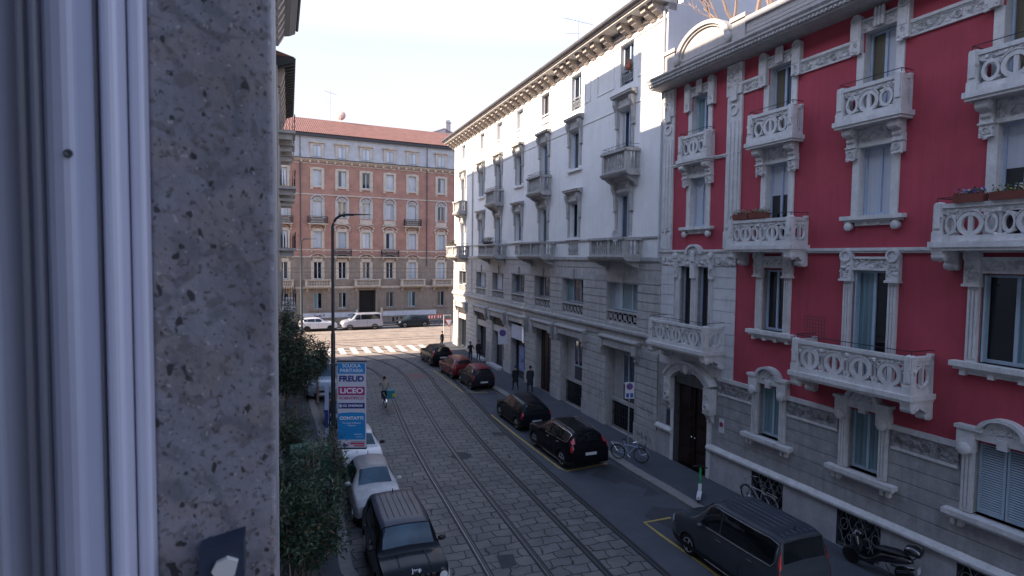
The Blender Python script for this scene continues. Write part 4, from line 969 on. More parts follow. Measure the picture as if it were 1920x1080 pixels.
# house behind on the right with gable and chimney
bk = empty('grey_house', onO(12.1, -10, 0), math.atan2(dO[1], dO[0]), 'grey rendered gable and square chimney rising behind the far red tiled roof', 'building')
m = MB(S); m.prism([(-3.2, 0), (-3.2, 25.2), (0, 26.5), (3.2, 25.2), (3.2, 0)], 'w', -7, 0); m.build('wall', 'slate', bk)
m = MB(S); m.prism([(-3.4, 25.15), (0, 26.5), (0, 26.62), (-3.4, 25.27)], 'w', -7.1, .1); m.prism([(3.4, 25.15), (0, 26.5), (0, 26.62), (3.4, 25.27)], 'w', -7.1, .1); rf = m.build('roof', 'slate', bk)
m = MB(S); m.box(.2, .9, -.8, 0, 26.0, 27.6); m.box(.1, 1.0, -.9, .1, 27.4, 27.52); m.box(.25, .85, -.7, -.1, 27.6, 27.8); m.build('chimney', 'slate', rf)

# ================================================================= BUILDINGS ON THE CAMERA'S SIDE
S = -1
W0 = -.03       # the facade plane lies 3 cm inside the lens position
aN = R(21.9); own = empty('near_apartment_building', (W0*math.cos(aN)*K, W0*math.sin(aN)*K, 0), R(90)+aN, 'grey rendered apartment house whose bracketed eaves show at the top beside the stone window jamb', 'building')
m = MB(S); m.box(.75, 35.0, -.25, 0, -.2, 20.3); m.box(.75, 35.0, -12, -.25, -.2, 20.3); m.box(-32, -.95, -12, 0, -.2, 20.3)
m.box(-.95, .75, -12, 0, -.2, 7.0); m.box(-.95, .75, -12, 0, 9.4, 20.3); m.box(-.95, .75, -12, -4, 7.0, 9.4)
m.build('wall', mat('grey_render', (.30, .31, .32), .85, .12, 1.5, .004, 40, streak=.4), own)
m = MB(S); m.prism([(0, 20.15), (.7, 20.3), (1.0, 20.45), (1.04, 20.7), (-.3, 20.75), (-.3, 20.15)], 'u', -32, 35.2); m.build('eaves', mat('grey_soffit', (.20, .21, .23), .8, .1), own)
m = MB(S); x = 1.5
while x < 35: m.prism([(0, 19.5), (.12, 19.5), (.3, 19.8), (.42, 20.05), (.42, 20.3), (0, 20.3)], 'u', x-.16, x+.16); x += 1.0
m.build('eaves_brackets', mat('own_brackets', (.36, .33, .31), .85, .15, 3), own)
m = MB(S); m.prism([(.95, 20.7), (-1.4, 21.3), (-12, 21.3), (-12, 20.7)], 'u', -32, 35); m.box(27.2, 35.7, -11, -1.4, 19.2, 23.9); m.box(21.9, 27.2, -11, -1.6, 21.2, 25.6); m.box(-32, 20.0, -11, -1.6, 21.2, 24.6); m.build('roof', 'tile', own)  # unseen attic boxes, heights and gap shaped to place the sun patches
m = MB(S); m.lathe((-32, 1.1, 20.66), [(.07, 0), (.07, 67.2)], 8, 'u'); m.build('gutter', 'gutter', own)
nb = empty('neighbouring_apartment_building', (-13.05*K, 32.5*K, 0), R(90)+R(21.0), 'sliver of a house with dark overhanging eaves and stacked balconies beside the stone jamb', 'building')
LE = 13.4
m = MB(S); m.box(0, LE, -13, .02, -.2, 18.6); m.build('wall', mat('ochre_render', (.33, .29, .26), .85, .15, 1.2, .004, 40, streak=.3), nb)
m = MB(S); m.prism([(0, 18.6), (.95, 18.95), (.98, 19.15), (-.3, 19.2), (-.3, 18.6)], 'u', .2, LE+.6)
x = .4
while x < LE+.4: m.prism([(.1, 18.52), (.9, 18.86), (.9, 18.96), (.1, 18.7)], 'u', x-.06, x+.06); x += .6
m.build('eaves', mat('dark_timber_eaves', (.03, .03, .035), .7, .2), nb)
m = MB(S); x = 1
while x < LE: m.prism([(0, 17.7), (.15, 17.7), (.3, 18.1), (.4, 18.5), (.4, 18.7), (0, 18.7)], 'u', x-.25, x+.25); x += 1.5
m.build('eaves_brackets', mat('nb_brackets', (.30, .25, .22), .85, .2, 3), nb)
m = MB(S); m.prism([(.9, 19.2), (-1.6, 19.9), (-1.6, 23.7), (-13, 23.7), (-13, 19.2)], 'u', .2, LE); m.build('roof', 'tile', nb)  # unseen raised attic, added to set the shadow height across the street
for zb in (5.0, 8.6, 12.2, 15.4):
    for u in (2.6, 6.8, 11.0):
        b = MB(S); b.box(u-1.2, u+1.2, 0, .95, zb-.16, zb); b.box(u-1.0, u-.8, 0, .8, zb-.5, zb-.16); b.box(u+.8, u+1.0, 0, .8, zb-.5, zb-.16)
        o = b.build('balcony', 'trim', nb); m = MB(S)
        for k in range(15): x = u-1.15+2.3*k/14; m.box(x-.012, x+.012, .9, .92, zb, zb+.9)
        for k in range(5): m.box(u+1.13, u+1.15, .1+.17*k, .12+.17*k, zb, zb+.9); m.box(u-1.15, u-1.13, .1+.17*k, .12+.17*k, zb, zb+.9)
        m.box(u-1.17, u+1.17, .88, .94, zb+.88, zb+.93); m.build('railing', 'iron', o)
        sash(nb, S, u-.5, u+.5, zb+.02, zb+2.2, .08, 2, 'greyw', ('gd', 'gb'))
# ================================================================= THE WINDOW THE PICTURE IS TAKEN FROM
# local frame: x along the facade away from the lens, y into the room, z up
wr = math.atan2(dW[1], dW[0])
def stonemat():
    m = mat('speckled_marble', (.185, .183, .22), .6, .35, 9, .0015, 90)
    n = m.node_tree.nodes; l = m.node_tree.links; b = n['Principled BSDF']; src = b.inputs['Base Color'].links[0].from_socket
    t = n.new('ShaderNodeTexCoord')
    def layer(src, sc, lo, hi, col, amt, dist=.0, stretch=(1, 1, 1), det=5):
        mp_ = n.new('ShaderNodeMapping'); mp_.inputs['Scale'].default_value = stretch; mp_.inputs['Rotation'].default_value = (R(25), R(10), R(30)); l.new(t.outputs['Object'], mp_.inputs[0])
        a = n.new('ShaderNodeTexNoise'); a.inputs['Scale'].default_value = sc; a.inputs['Detail'].default_value = det; a.inputs['Distortion'].default_value = dist; l.new(mp_.outputs[0], a.inputs['Vector'])
        r_ = n.new('ShaderNodeValToRGB'); r_.color_ramp.elements[0].position = lo; r_.color_ramp.elements[1].position = hi
        r_.color_ramp.elements[0].color = (0, 0, 0, 1); r_.color_ramp.elements[1].color = (amt,)*3+(1,)
        q = n.new('ShaderNodeMix'); q.data_type = 'RGBA'; q.inputs[7].default_value = col+(1,)
        l.new(a.outputs[0], r_.inputs[0]); l.new(r_.outputs[0], q.inputs[0]); l.new(src, q.inputs[6]); return q.outputs[2]
    src = layer(src, 16, .45, .6, (.20, .165, .15), .42, dist=.6)
    src = layer(src, 24, .52, .64, (.10, .105, .13), .75, dist=1.2)
    src = layer(src, 60, .56, .62, (.09, .08, .085), .6, dist=.8)
    src = layer(src, 130, .60, .66, (.09, .075, .08), .8)
    src = layer(src, 95, .70, .735, (.02, .018, .022), .95, stretch=(1, 1, .7), det=.5)
    src = layer(src, 190, .68, .73, (.05, .045, .05), .85, det=.5)
    src = layer(src, 150, .66, .69, (.36, .34, .36), .6)
    l.new(src, b.inputs['Base Color']); return m
jd = .66         # distance of the jamb along the facade
H0, H1 = 7.85, 10.3
def wall_y(px):      # depth into the room at which the ray through image column px meets the jamb face
    return jd*math.tan(math.atan((960-px)/1090)-aW)
fr_ = (0, 0, 0)
m = MB(1, 1)
y0, y1 = wall_y(513), wall_y(283)
m.box(jd, jd+.12, y0, y1, H0, H1)
m.box(jd-.012, jd, y0, y0+.004, H0, H1) if 0 else None
jamb = m.build('window_jamb', stonemat())
bv = jamb.modifiers.new('b', 'BEVEL'); bv.width = .004; bv.segments = 3; bake(jamb)
jamb.rotation_euler = (0, 0, wr); tag(jamb, 'speckled grey-violet marble window jamb filling the left of the view', 'window jamb')
pv = mat('pale_window_plastic', (.42, .43, .54), .38, .03, 8); pv2 = mat('shaded_window_plastic', (.19, .20, .26), .4, .04, 8); pv3 = mat('half_shaded_window_plastic', (.29, .31, .41), .4, .05, 8); seal = mat('rubber_seal', (.012, .014, .02), .6, .05)  # shade on the frame put into the two darker plastic tones
fe = empty('window_frame', (0, 0, 0), wr, 'pale blue-grey plastic window frame with dark seals at the left edge of the view', 'window frame')
def strip(nm, pxa, pxb, x0, mt, th=.05, bevel=.004, z1=H1):
    m = MB(1, 1); a, b = x0*math.tan(math.atan((960-pxa)/1090)-aW), x0*math.tan(math.atan((960-pxb)/1090)-aW)
    m.box(x0, x0+th, min(a, b), max(a, b), H0, z1); o = m.build(nm, mt, fe)
    if bevel: bm_ = o.modifiers.new('b', 'BEVEL'); bm_.width = bevel; bm_.segments = 3; bake(o)
    return o
# backing and seals sit deepest, profiles step towards the lens
strip('seal', 290, -400, jd+.01, seal, .06, 0)
strip('frame_profile', 276, 246, jd-.02, pv, .05)
strip('frame_seal', 246, 226, jd-.002, mat('navy_seal', (.06, .075, .13), .5, .05), .03, .002)
strip('frame_profile', 228, 192, jd-.05, pv, .06, .006)
strip('frame_profile', 190, 163, jd-.035, pv, .05, .006)
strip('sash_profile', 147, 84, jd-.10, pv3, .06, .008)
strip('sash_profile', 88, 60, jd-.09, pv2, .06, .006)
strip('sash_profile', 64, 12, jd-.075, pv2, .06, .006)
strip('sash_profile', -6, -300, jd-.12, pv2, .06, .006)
for pz in (8.2*K+.078, 8.2*K-.318):
    x0 = jd-.101; y = x0*math.tan(math.atan((960-134)/1090)-aW)
    m = MB(1, 1); m.lathe((x0, y, pz), [(.0024, .002), (.0034, -.0004), (.0026, -.0012), (.001, -.0004)], 14, 'u'); m.build('screw', 'gutter', fe, 40)
# dark shutter stop screwed on the jamb
m = MB(1, 1)
ya, yb = wall_y(455), wall_y(372)
zt = 8.2*K-.298
m.m = 0; m.prism([(ya, zt+.012), (yb, zt+.004), (yb+.006, zt-.25), (ya+.004, zt-.25)], 'u', jd-.03, jd-.002)
m.m = 1; c = (ya+yb)/2-.003; m.prism([(c-.012, zt-0.008), (c-.002, zt-0.003), (c+.008, zt-0.007), (c+.012, zt-0.015), (c+.006, zt-0.024), (c-.003, zt-0.029), (c-.009, zt-0.021)], 'u', jd-.036, jd-.0301)
o = m.build('shutter_stop', [mat('dark_blue_rubber', (.02, .03, .06), .5, .2, 20), mat('paint_flake', (.5, .5, .5), .7, .1, 20)])
o.rotation_euler = (0, 0, wr); tag(o, 'dark blue shutter stop with a pale paint flake on the marble jamb', 'shutter stop')

# ================================================================= GROUND
def sheet(name, pts, z, mt, kind='structure', label=None):
    m = MB(1, 1); m.face([(x*K, y*K, z) for x, y in pts]); o = m.build(name, mt, recalc=False)
    if o.data.polygons[0].normal.z < 0: o.data.flip_normals()
    o['kind'] = kind
    if label: o['label'] = label
    return o
sheet('ground', [(-900, -900), (900, -900), (900, 900), (-900, 900)], -.05, mat('far_ground', (.10, .10, .11), .9, .1))
def interp(tab, Y):
    for (x0, y0), (x1, y1) in zip(tab, tab[1:]):
        if y0 <= Y <= y1: return x0+(x1-x0)*(Y-y0)/(y1-y0)
    (x0, y0), (x1, y1) = (tab[0], tab[1]) if Y < tab[0][1] else (tab[-2], tab[-1])
    return x0+(x1-x0)*(Y-y0)/(y1-y0)
# the four rails, as sampled along the street (x, y)
def railx(y):
    t = (max(14, y)-28)/14; x = -5.2053-4.4204*t+.6003*t*t-.4159*t**3-.5118*t**4
    return x-.344*min(0, y-14)
TAIL = [[(-8.9, 39.3), (-10.5, 42.3), (-13.0, 45.0), (-16.5, 47.3), (-24, 50.6)], [(-7.3, 39.6), (-8.9, 43.1), (-11.3, 46.2), (-14.9, 48.6), (-23.4, 52.2)],
        [(-5.5, 39.2), (-7.15, 43.3), (-9.3, 46.9), (-12.2, 49.4), (-15.5, 51.0), (-22.8, 54)], [(-4.1, 39.2), (-5.7, 43.7), (-7.5, 47.1), (-10.0, 50.0), (-13.8, 52.2), (-22.2, 55.6)]]
RAILS = [[(railx(y)+o, y) for y in (-10, -2, 6, 14, 18, 22, 26, 30, 34, 37)]+TAIL[i] for i, o in enumerate((0, 1.553, 3.111, 4.635))]
def smooth_line(pts, n=8):
    out = []
    for i in range(len(pts)-1):
        p0, p1, p2, p3 = pts[max(0, i-1)], pts[i], pts[i+1], pts[min(len(pts)-1, i+2)]
        for k in range(n):
            t = k/n; out.append(tuple(.5*(2*p1[j]+(p2[j]-p0[j])*t+(2*p0[j]-5*p1[j]+4*p2[j]-p3[j])*t*t+(3*p1[j]-p0[j]-3*p2[j]+p3[j])*t**3) for j in (0, 1)))
    return out+[pts[-1]]
KL = [(7.0, -12), (.6, 4.5), (-3.35, 13.4), (-4.08, 14.8), (-4.85, 16.9), (-5.8, 19.3), (-8.45, 26.2), (-10.24, 30.4), (-11.7, 33.9), (-14.2, 39.5), (-16.3, 44.6)]       # left kerb
KR = [(17.4, -10), (11.4, 4.6), (6.15, 18.2), (4.65, 21.8), (4.08, 23.3), (1.0, 30.7), (-.38, 33.9), (-1.4, 36.4), (-4.2, 43.4), (-6.7, 49.3), (-7.6, 51.8)]       # right kerb
# setts: a strip that follows the tracks, with arc-length UVs
mid = smooth_line([((a[0]+b[0])/2, (a[1]+b[1])/2) for a, b in zip(RAILS[1][:14], RAILS[2][:14])], 8)
m = MB(1, 1); uv = []; s_ = 0; rows = []
for i, p in enumerate(mid):
    q = mid[min(i+1, len(mid)-1)]; o_ = mid[max(i-1, 0)]; d = Vector((q[0]-o_[0], q[1]-o_[1])).normalized(); nrm = Vector((d.y, -d.x))
    if i: s_ += math.dist(p, mid[i-1])*K
    rows.append([(p[0]+nrm.x*c, p[1]+nrm.y*c, c*K, s_) for c in (-8.5, -6, -4, -2.5, -1.2, 0, 1.2, 2.3, 3.2, 6)])
for i in range(len(rows)-1):
    for j in range(9):
        A = (rows[i][j], rows[i][j+1], rows[i+1][j+1], rows[i+1][j]); m.face([(a[0]*K, a[1]*K, 0) for a in A]); uv += [(a[2], a[3]) for a in A]
rd = m.build('road', 'cobble', recalc=False); ul = rd.data.uv_layers.new(name='UVMap')
for i, t in enumerate(uv): ul.data[i].uv = t
rd['kind'] = 'structure'
# crossing street of setts
m = MB(1, 1); pts = []
c0 = Vector((-13, 55.0)); d = Vector(dO); nn = Vector((-dO[1], dO[0]))
q = [c0+d*a+nn*b for a, b in ((-40, -9.5), (60, -9.5), (60, 10.8), (-40, 10.8))]; m.face([(p.x*K, p.y*K, .004) for p in q])
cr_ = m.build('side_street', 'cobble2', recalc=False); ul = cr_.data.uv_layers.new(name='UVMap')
for i, t in enumerate(((-40, -9.5), (60, -9.5), (60, 10.8), (-40, 10.8))): ul.data[i].uv = (t[0]*K, t[1]*K)
cr_['kind'] = 'structure'
# asphalt beside the tracks
A_ = smooth_line(RAILS[3][:10], 4); A_ = [p for p in A_ if p[1] < 34.9]
sheet('asphalt_lane', [(x+.12, y) for x, y in A_]+[(-1.0, 35.0), (.0, 33.2)]+[(x+.3, y) for x, y in reversed(KR[:6])], .008, 'asph')
sheet('asphalt_patch', [(3.0, 21.6), (4.0, 22.9), (4.6, 21.8), (5.3, 19.9), (4.4, 19.6), (3.7, 21.0)], .012, 'asphd')
sheet('asphalt_patch', [(4.3, 18.1), (4.75, 18.9), (5.7, 18.7), (6.1, 17.4), (5.1, 17.1)], .012, 'asphd')
sheet('asphalt_patch', [(3.5, 20.6), (3.9, 19.6), (4.5, 19.5), (4.9, 20.3), (4.2, 21.0)], .016, 'asph')
sheet('asphalt_patch', [(.9, 26.4), (1.3, 25.5), (1.9, 25.7), (1.5, 26.7)], .012, 'asphd')
sheet('asphalt_patch', [(-.9, 26.9), (-.1, 26.9), (.1, 26.4), (-.7, 26.4)], .005, 'asphd')
nbk = [c0+d*a+nn*b for a, b in ((-40, 10.2), (60, 10.2), (60, 12.6), (-40, 12.6))]
sheet('asphalt_lane', [(p.x, p.y) for p in nbk], .012, 'asph')
for (x, y, sx_, sy2, a_) in ((-2.02, 23.6, .42, .36, 0), ):
    sheet('asphalt_patch', [(x+sx_*math.cos(t*.3927)*(1+.12*math.sin(t*2.3)), y+sy2*math.sin(t*.3927)*1.3) for t in range(16)], .006, 'asphd')
sheet('asphalt_patch', [(-.35, 15.6), (.12, 15.7), (.22, 15.1), (-.18, 14.9)], .005, 'asphd')
sheet('asphalt_patch', [(-7.3, 40.2), (-5.9, 40.4), (-5.5, 38.9), (-6.7, 38.6)], .005, mat('reddish_setts', (.15, .085, .08), .75, .15, 4))
# kerbs and pavements
def kerb(name, line, side, wdt=.42, h=.13):
    L = smooth_line(line, 5); m = MB(1, 1); pr = []
    for i, p in enumerate(L):
        q = L[min(i+1, len(L)-1)]; o_ = L[max(i-1, 0)]; d = Vector((q[0]-o_[0], q[1]-o_[1])).normalized(); nr = Vector((d.y, -d.x))*side
        pr.append(((p[0]*K, p[1]*K), (p[0]*K+nr.x*wdt, p[1]*K+nr.y*wdt)))
    for (a, b), (c, e) in zip(pr, pr[1:]):
        m.face([(a[0], a[1], h), (b[0], b[1], h), (e[0], e[1], h), (c[0], c[1], h)]); m.face([(a[0], a[1], -.02), (c[0], c[1], -.02), (c[0], c[1], h), (a[0], a[1], h)])
    o = m.build(name, 'kerb'); o['kind'] = 'structure'; return L
kl = kerb('kerb', KL, -1, .36); kr = kerb('kerb', KR, 1, .46)
sheet('pavement', [(x, y) for x, y in kr]+[(-6.6, 54.5), (-3, 56.5), (30, 72.5), (32, 66), (-4.3, 52.0), (6.19, 24.07), (20, -10)], .125, 'walk')
sheet('pavement', [(x, y) for x, y in kl]+[(-17.2, 47.0), (-21, 46.5), (-60, 27.5), (-60, 20), (-19.0, 47.0), (-17.5, 44.8), (0, 0), (3.9, -10)], .125, 'walk')
pf = [c0+d*a+nn*b for a, b in ((-40, 12.6), (60, 12.6), (60, 17), (-40, 17))]; sheet('pavement', [(p.x, p.y) for p in pf], .13, 'walk')
m = MB(1, 1)
for a in range(0, 11):
    t = a/10
KRC = [(4.0, 23.3), (4.3, 22.4), (4.62, 21.7), (4.95, 21.35), (5.25, 21.45), (5.3, 21.9)]
# tram rails
def ribbon(mb, L, off, w, z0, z1):
    pr = []
    for i, p in enumerate(L):
        q = L[min(i+1, len(L)-1)]; o_ = L[max(i-1, 0)]; d = Vector((q[0]-o_[0], q[1]-o_[1])).normalized(); nr = Vector((d.y, -d.x))
        c = Vector(p)*K+nr*off; pr.append((c-nr*w/2, c+nr*w/2))
    for (a, b), (c, e) in zip(pr, pr[1:]):
        mb.face([(a.x, a.y, z1), (b.x, b.y, z1), (e.x, e.y, z1), (c.x, c.y, z1)])
        mb.face([(a.x, a.y, z0), (c.x, c.y, z0), (c.x, c.y, z1), (a.x, a.y, z1)]); mb.face([(b.x, b.y, z0), (e.x, e.y, z0), (e.x, e.y, z1), (b.x, b.y, z1)])
names = ['outermost tram rail on the left, nearest the black boxy car', 'second tram rail from the left, bright worn steel', 'third tram rail from the left, dark in the setts', 'tram rail along the seam between setts and asphalt']
for i, L in enumerate(RAILS):
    L = smooth_line(L, 8); m = MB(1, 1); m.m = 0; ribbon(m, L, 0, .24, -.01, .010); m.m = 1; ribbon(m, L, -.03, .05 if i < 2 else .035, 0, .018)
    if i < 2: ribbon(m, L, .045, .018, 0, .016)
    tag(m.build('tram_rail', ['groove', 'steel'], recalc=False), names[i], 'tram rail', 'curved tram rails')
for i, b in enumerate((-4.5, -3.0, .6, 2.1)):
    p, q = c0+d*-40+nn*b, c0+d*60+nn*b; m = MB(1, 1); m.m = 0; ribbon(m, [tuple(p), tuple(q)], 0, .16, 0, .010); m.m = 1; ribbon(m, [tuple(p), tuple(q)], 0, .05, 0, .016)
    tag(m.build('tram_rail', ['groove', 'steel'], recalc=False), ['nearest of the four straight tram rails across the sunlit side street', 'second nearest of the four straight tram rails across the sunlit side street', 'third nearest of the four straight tram rails across the sunlit side street', 'farthest of the four straight tram rails across the sunlit side street'][i], 'tram rail', 'straight tram rails')
# markings
def stripe(name, pts, w, mt, z=.014):
    m = MB(1, 1); ribbon(m, pts, 0, w, z-.002, z); o = m.build(name, mt, recalc=False); o['kind'] = 'structure'
stripe('yellow_marking', [(5.13, 18.07), (4.21, 17.71), (4.53, 16.87), (5.19, 15.34), (6.9, 11.0)], .10, 'yellow')
stripe('yellow_marking', [(3.9, 22.9), (2.2, 22.0), (1.95, 22.3), (.3, 26.4), (-1.0, 29.9)], .10, 'yellow')
stripe('yellow_marking', [(-1.4, 34.9), (-2.9, 34.9), (-4.1, 37.9), (-5.6, 41.6)], .10, 'yellow')
m = MB(1, 1); zd = Vector((.93, .37)); zn = Vector((-.37, .93))
for i in range(10):
    p = Vector((-16.0, 47.0))+zd*(i*1.02); w = .5
    m.face([(q.x*K, q.y*K, .024) for q in (p, p+zd*w, p+zd*w+zn*3.4, p+zn*3.4)])
o = m.build('zebra_crossing', 'wpaint', recalc=False); o['kind'] = 'structure'
for i in range(3):
    m = MB(1, 1); h = (7.1, 6.7, 8.3)[i]; p, q = c0+d*-40+nn*(-3.7+i*3), c0+d*60+nn*(-3.7+i*3)
    m.tube([(p.x*K, p.y*K, h*K), (q.x*K, q.y*K, h*K)], .02, 4); tag(m.build('overhead_wire', 'gutter'), ['tram wire nearest over the side street', 'lowest tram wire over the side street', 'highest and farthest tram wire over the side street'][i], 'overhead wire')
# ================================================================= VEHICLES
def crom(a, b, c, d, t): return .5*(2*b+(c-a)*t+(2*a-5*b+4*c-d)*t*t+(3*b-a-3*c+d)*t**3)
class Body:
    """car body as a smooth surface S(t, s): t runs along the stations, s from the sill (0) to the roof centre (7)"""
    def __init__(s, st): s.st = st; s.n = len(st)
    def sec(s, i):
        x, zb, zbelt, zr, ws, wb, wr = s.st[max(0, min(s.n-1, i))]
        wm = max(ws, wb)*1.0
        green = zr-zbelt > .2
        return [(x, 0, zb), (x, ws*.9, zb), (x, ws, zb+.07), (x, wm+.01, zb+(zbelt-zb)*.55), (x, wb, zbelt), (x, wr, zr-(.07 if green else .02)), (x, wr*.62, zr), (x, 0, zr+.02)]
    def S(s, t, q, off=0.):
        i = int(min(s.n-1.0001, max(0, t))); f = t-i; R_ = [s.sec(i-1), s.sec(i), s.sec(i+1), s.sec(i+2)]
        j = int(min(6.9999, max(0, q))); g = q-j
        def row(r): return [crom(*[r[max(0, min(7, j+k))][c] for k in (-1, 0, 1, 2)], g) for c in range(3)]
        rr = [row(r) for r in R_]
        # linear lengthwise between stations for the x value keeps panels from overshooting
        p = Vector([crom(*[rr[k][c] for k in range(4)], f) if c else rr[1][0]+(rr[2][0]-rr[1][0])*f for c in range(3)])
        if off:
            e = .05; a = s.S(min(t+e, s.n-1), q)-s.S(max(t-e, 0), q); b = s.S(t, min(q+e, 7))-s.S(t, max(q-e, 0)); n = a.cross(b)
            if n.length > 1e-9:
                n.normalize()
                c_ = Vector((p.x, 0, .8)); 
                if n.dot(p-c_) < 0: n = -n
                p = p+n*off
        return p
    def mesh(s, nt=5, ns=3):
        m = MB(1, 1); T = [i/nt for i in range((s.n-1)*nt+1)]; Q = [i/ns for i in range(7*ns+1)]
        rows = []
        for t in T:
            L = [s.S(t, q) for q in Q]; ring = L+[Vector((v.x, -v.y, v.z)) for v in reversed(L[1:-1])]; rows.append([m.P(v) for v in ring])
        N = len(rows[0])
        for a, b in zip(rows, rows[1:]):
            for j in range(N): m.f.append([a[j], a[(j+1) % N], b[(j+1) % N], b[j]]); m.mi.append(0)
        m.f += [rows[0][::-1], rows[-1]]; m.mi += [0, 0]
        return m
    def patch(s, m, t0, t1, q0, q1, off=.006, sides=(1, -1), nt=6, nq=4, cross=False, tt=None):
        """surface patch lying just proud of the body; tt(q-fraction) shifts t0 for slanted pillars"""
        for sg in sides:
            g = []
            for a in range(nt+1):
                row = []
                for b in range(nq+1):
                    fb = b/nq; ta = t0+(tt(fb) if tt else 0); t = ta+(t1-ta)*a/nt; v = s.S(t, q0+(q1-q0)*fb, off); row.append(m.P((v.x, v.y*sg, v.z)))
                g.append(row)
            for a in range(nt):
                for b in range(nq): m.f.append([g[a][b], g[a][b+1], g[a+1][b+1], g[a+1][b]]); m.mi.append(m.m)
def wheel(par, x, y, r, w=.2, rimmat='rim', spokes=5):
    m = MB(1, 1); s_ = 1 if y > 0 else -1
    m.lathe((x, y-s_*w/2, r), [(r*.62, -w/2), (r*.9, -w/2), (r, -w*.36), (r, w*.36), (r*.9, w/2), (r*.66, w/2*.96)], 28, 'w'); t = m.build('wheel', 'rubber', par, 40)
    q = MB(1, 1); yo = y+s_*.012
    q.ring(x, r, r*.66, r*.58, yo-.03, yo, 24); q.lathe((x, yo-.02, r), [(r*.16, -.02), (r*.16, .015)], 12, 'w')
    for i in range(spokes*2 if spokes > 5 else spokes):
        a = 2*math.pi*i/(spokes*2 if spokes > 5 else spokes)+.3; b = .16
        q.prism([(x+r*.12*math.cos(a-b*3), r+r*.12*math.sin(a-b*3)), (x+r*.6*math.cos(a-b), r+r*.6*math.sin(a-b)), (x+r*.6*math.cos(a+b), r+r*.6*math.sin(a+b)), (x+r*.12*math.cos(a+b*3), r+r*.12*math.sin(a+b*3))], 'w', yo-.025, yo-.005)
    q.build('rim', rimmat, t, 30)
def taper(L, W, H, kind):
    h = L/2; w = W/2
    if kind == 'suv':
        return [(h, .34, .55, .60, w*.72, w*.72, w*.55), (h-.05, .26, .80, .86, w*.84, w*.84, w*.62), (h-.3, .22, .97, 1.02, w*.95, w*.92, w*.72), (h-.75, .22, 1.02, 1.08, w, w*.95, w*.76),
                (h-1.28, .22, 1.06, 1.14, w, w*.96, w*.78), (h-1.95, .22, 1.07, H-.07, w, w*.96, w*.68), (h-2.6, .22, 1.09, H, w, w*.96, w*.70), (h-3.4, .22, 1.12, H-.02, w, w*.96, w*.69),
                (-h+.45, .24, 1.14, H-.08, w*.99, w*.94, w*.66), (-h+.16, .3, 1.12, 1.20, w*.96, w*.90, w*.70), (-h+.05, .36, .98, 1.02, w*.92, w*.88, w*.70), (-h, .42, .72, .76, w*.86, w*.84, w*.66)]
    if kind == 'hatch':
        return [(h, .32, .50, .56, w*.70, w*.70, w*.5), (h-.05, .25, .70, .76, w*.84, w*.84, w*.6), (h-.3, .2, .86, .91, w*.95, w*.92, w*.72), (h-.65, .2, .93, .99, w, w*.95, w*.76),
                (h-1.0, .2, .97, 1.05, w, w*.96, w*.78), (h-1.62, .2, .98, H-.05, w, w*.96, w*.66), (h-2.2, .2, 1.0, H, w, w*.96, w*.69), (h-2.9, .2, 1.03, H-.03, w, w*.96, w*.68),
                (-h+.38, .22, 1.05, H-.12, w*.99, w*.93, w*.63), (-h+.12, .28, 1.02, 1.09, w*.96, w*.89, w*.68), (-h+.04, .34, .88, .92, w*.92, w*.87, w*.68), (-h, .4, .66, .70, w*.86, w*.84, w*.62)]
    if kind == 'boxy':       # upright off-roader
        return [(h, .42, .62, .68, w*.84, w*.84, w*.7), (h-.04, .3, .93, .98, w*.92, w*.91, w*.78), (h-.25, .26, 1.04, 1.09, w, w*.95, w*.82), (h-.7, .26, 1.08, 1.13, w, w*.96, w*.84),
                (h-1.12, .26, 1.10, 1.17, w, w*.96, w*.84), (h-1.55, .26, 1.10, H-.05, w, w*.96, w*.76), (h-2.3, .26, 1.11, H, w, w*.96, w*.78), (h-3.2, .26, 1.12, H-.01, w, w*.96, w*.77),
                (-h+.28, .28, 1.13, H-.05, w*.99, w*.94, w*.75), (-h+.1, .32, 1.12, 1.2, w*.97, w*.92, w*.78), (-h+.03, .36, .95, 1.0, w*.94, w*.9, w*.78), (-h, .42, .7, .75, w*.9, w*.88, w*.75)]
    # van / people carrier
    return [(h, .36, .62, .68, w*.74, w*.74, w*.6), (h-.05, .28, .86, .92, w*.86, w*.86, w*.7), (h-.3, .24, 1.04, 1.09, w*.96, w*.93, w*.78), (h-.7, .24, 1.12, 1.18, w, w*.96, w*.82),
            (h-1.0, .24, 1.16, 1.26, w, w*.96, w*.83), (h-1.72, .24, 1.17, H-.06, w, w*.965, w*.76), (h-2.4, .24, 1.18, H, w, w*.965, w*.80), (h-3.4, .24, 1.19, H, w, w*.965, w*.80),
            (-h+.2, .26, 1.2, H-.05, w, w*.95, w*.77), (-h+.1, .3, 1.16, 1.3, w*.98, w*.94, w*.84), (-h+.04, .34, .95, 1.02, w*.96, w*.93, w*.82), (-h, .4, .72, .76, w*.92, w*.9, w*.78)]
